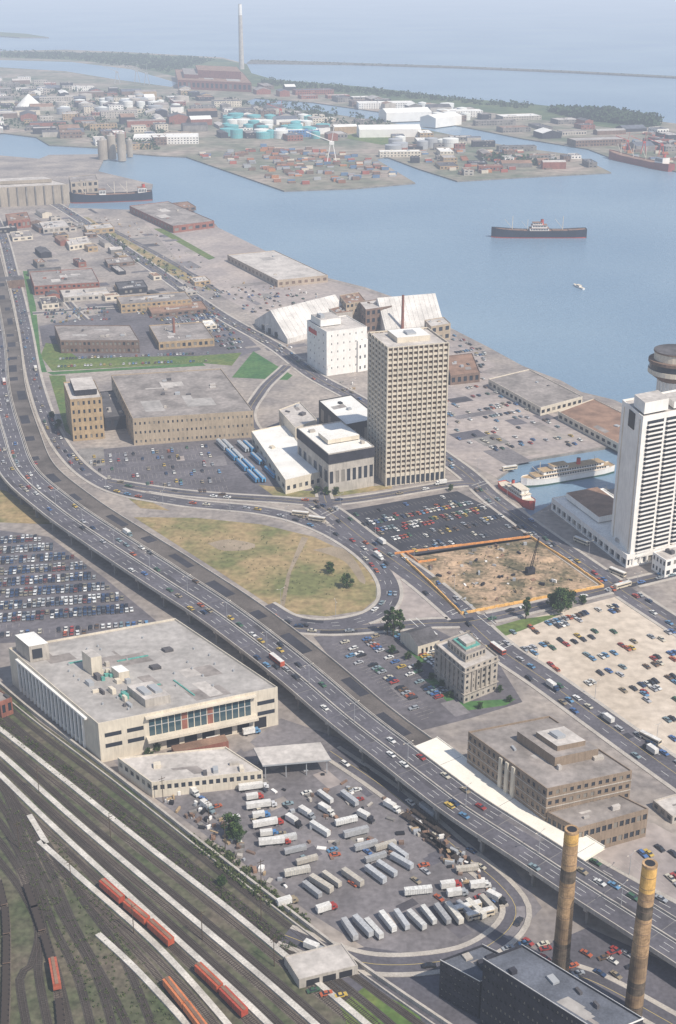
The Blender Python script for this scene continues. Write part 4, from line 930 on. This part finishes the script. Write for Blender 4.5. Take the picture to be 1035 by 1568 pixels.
# ---------------------------------------------------------------- trees
def tree_mesh(kind,seed):
    r_=random.Random(seed); b=MB()
    if kind=='poplar': Ht,W=14,2.3
    else: Ht,W=9.5,4.6
    N=6
    for k in range(N): b.cyl((0,0),.35*(1-k/N*.7),.35*(1-(k+1)/N*.7),Ht*.75*k/N,Ht*.75*(k+1)/N,BARK,6)
    cl=[]
    for k in range(26 if kind!='poplar' else 22):
        t=r_.random(); z=Ht*(.22+.75*t); a=r_.uniform(0,6.28)
        prof=math.sin(math.pi*min(1,.12+t*.85))**.6
        rr=W*prof*r_.uniform(.25,.95); c=Vector((rr*math.cos(a),rr*math.sin(a),z)); cl.append(c)
        b.beam((0,0,z*.7),c,.12,BARK)
    for c in cl:
        s=r_.uniform(.9,1.6)*(.75 if kind=='poplar' else 1.1); lm=LEAF if r_.random()<.5 else LEAFD
        for _ in range(70):
            o=Vector((r_.gauss(0,1),r_.gauss(0,1),r_.gauss(0,.8))); o.normalize(); o*=s*r_.uniform(.4,1.1); p=c+o
            u=Vector((r_.gauss(0,1),r_.gauss(0,1),r_.gauss(0,1))).normalized()*.32; w=u.cross(Vector((r_.gauss(0,1),r_.gauss(0,1),r_.gauss(0,1)))).normalized()*.3
            b.face([p-u,p+w,p+u,p-w],lm)
    return mesh_of(b,'tree')
TM=[tree_mesh('round',1),tree_mesh('round',2),tree_mesh('poplar',3)]
for u,v,k,s in[(505,878,0,.8),(531,900,1,.9),(593,972,2,1.1),(602,975,2,1.3),(612,972,2,1.1),(858,938,1,1.5),(846,932,0,1.0),(872,927,0,1.0),(805,948,2,1.0),(355,1282,0,1.2),(362,1290,1,.9),(340,1355,0,.5),(400,1100,1,.7),(408,1108,0,.6),(290,1122,0,.5),(240,1150,0,.5),(228,1158,1,.45),(660,1040,0,.4),(676,1052,1,.4),(690,1068,0,.4),(765,1060,1,.4),(780,1075,0,.4),(735,1085,0,.4),(625,1010,0,.5),(485,756,0,.6),(500,758,1,.6),(515,757,0,.6),(892,925,0,.6),(690,752,1,.5),(440,516,0,.7),(430,518,1,.7),(448,515,0,.7),(405,498,1,.6),(460,512,0,.6),(170,640,0,.7),(90,655,1,.7),(80,640,0,.6),(640,1025,1,.5),(600,1000,0,.5)]:
    p=P(u,v); put(TM[k],'poplar_tree' if k==2 else 'broadleaf_tree',p.x,p.y,R.uniform(0,6),0,(1,1,1),s=s)
FT=M('distant_leaves',(.02,.045,.02),col2=(.05,.09,.035),scale=.02,fine=.3)
def forest(poly,n,s=7,name='distant_trees',m=None,cnt=9):
    w=[P(*p) for p in poly];x0,x1,y0,y1=bbox(w);b=MB();k=0
    while k<n:
        x=R.uniform(x0,x1);y=R.uniform(y0,y1)
        if not inpoly(x,y,w): continue
        k+=1;hh=R.uniform(.6,1.3)*s
        for _ in range(cnt):
            c=Vector((x+R.gauss(0,s*.35),y+R.gauss(0,s*.35),hh*R.uniform(.1,1.1))); u=Vector((R.gauss(0,1),R.gauss(0,1),R.gauss(0,1))).normalized()*s*.33; v=u.cross(Vector((R.gauss(0,1),R.gauss(0,1),R.gauss(0,1)))).normalized()*s*.3
            b.face([c-u,c+v,c+u,c-v],m or FT)
    b.obj(name)
forest([(0,80),(200,84),(330,92),(260,112),(120,92),(0,88)],900,9)
forest([(400,122),(560,137),(700,152),(820,162),(800,167),(560,145),(400,130)],400,8)
forest([(840,170),(930,172),(1012,187),(1000,196),(880,182)],800,12)
forest([(160,215),(240,222),(235,230),(170,226)],90,9)
forest([(750,240),(860,252),(850,258),(740,247)],80,9)
forest([(385,92),(700,102.5),(1035,118),(1035,119),(700,103.5),(385,96)],150,4)
forest([(460,160),(560,180),(620,200),(500,205),(330,150)],160,9)
forest([(0,130),(300,150),(240,232),(60,200),(0,195)],420,8)
forest([(120,330),(300,430),(320,445),(200,400)],50,3)
SC=M('scrub',(.035,.06,.02),col2=(.11,.125,.05),scale=.5,fine=.3)
forest([(-20,1085),(120,1185),(330,1350),(480,1470),(470,1480),(300,1350),(100,1200),(-20,1100)],500,.9,'scrub_bushes',SC,8)
forest([(290,1280),(340,1300),(460,1400),(480,1420),(400,1380),(300,1300)],200,1.6,'scrub_bushes',SC,14)
forest([(0,1220),(100,1300),(230,1480),(280,1568),(150,1568),(60,1400)],500,.8,'scrub_bushes',SC,8)
forest([(640,860),(800,830),(890,890),(720,930)],120,.9,'scrub_bushes',SC,8)
forest([(230,800),(480,830),(560,900),(440,925)],160,.7,'scrub_bushes',SC,6)
# ---------------------------------------------------------------- atmosphere
m=bpy.data.materials.new('haze_glow'); m.use_nodes=True; nt=m.node_tree
for x in list(nt.nodes): nt.nodes.remove(x)
out=nt.nodes.new('ShaderNodeOutputMaterial'); ab=nt.nodes.new('ShaderNodeVolumeAbsorption'); em=nt.nodes.new('ShaderNodeEmission'); ad=nt.nodes.new('ShaderNodeAddShader')
SIG=1/7800
ab.inputs['Color'].default_value=(0,0,0,1); ab.inputs['Density'].default_value=SIG
em.inputs['Color'].default_value=(.66,.735,.88,1); em.inputs['Strength'].default_value=SIG  # air volume glows by itself; emission stands in for scattered daylight
nt.links.new(ab.outputs[0],ad.inputs[0]); nt.links.new(em.outputs[0],ad.inputs[1]); nt.links.new(ad.outputs[0],out.inputs['Volume'])
b=MB(); b.box((0,17500),56500,41500,-30,700,0,m); o=b.obj('emissive_haze_volume')
# world, sun
w=bpy.data.worlds.new('World'); scene.world=w; w.use_nodes=True; nt=w.node_tree; bg=nt.nodes['Background']
sk=nt.nodes.new('ShaderNodeTexSky'); sk.sky_type='NISHITA'; sk.sun_disc=False
EL=math.radians(50); dirv=Vector((math.cos(EL)*.72,-math.cos(EL)*.69,math.sin(EL))).normalized()
sk.sun_elevation=EL; sk.sun_rotation=math.atan2(dirv.x,dirv.y)
nt.links.new(sk.outputs[0],bg.inputs[0]); bg.inputs[1].default_value=.12
sl=bpy.data.lights.new('sun','SUN'); sl.energy=4.9; sl.angle=math.radians(.8); sl.color=(1,.92,.81); so=bpy.data.objects.new('sun',sl); scene.collection.objects.link(so)
so.rotation_euler=dirv.to_track_quat('Z','Y').to_euler()
cam=bpy.data.cameras.new('camera'); co=bpy.data.objects.new('camera',cam); scene.collection.objects.link(co); co.location=(0,0,HC); co.rotation_euler=(math.pi/2-T,0,0)
cam.sensor_fit='VERTICAL'; cam.sensor_height=36; cam.lens=FP/1568*36; cam.clip_start=1; cam.clip_end=90000; scene.camera=co
scene.view_settings.view_transform='Standard'; scene.view_settings.look='None'; scene.view_settings.exposure=0
print('objects',len(bpy.data.objects))
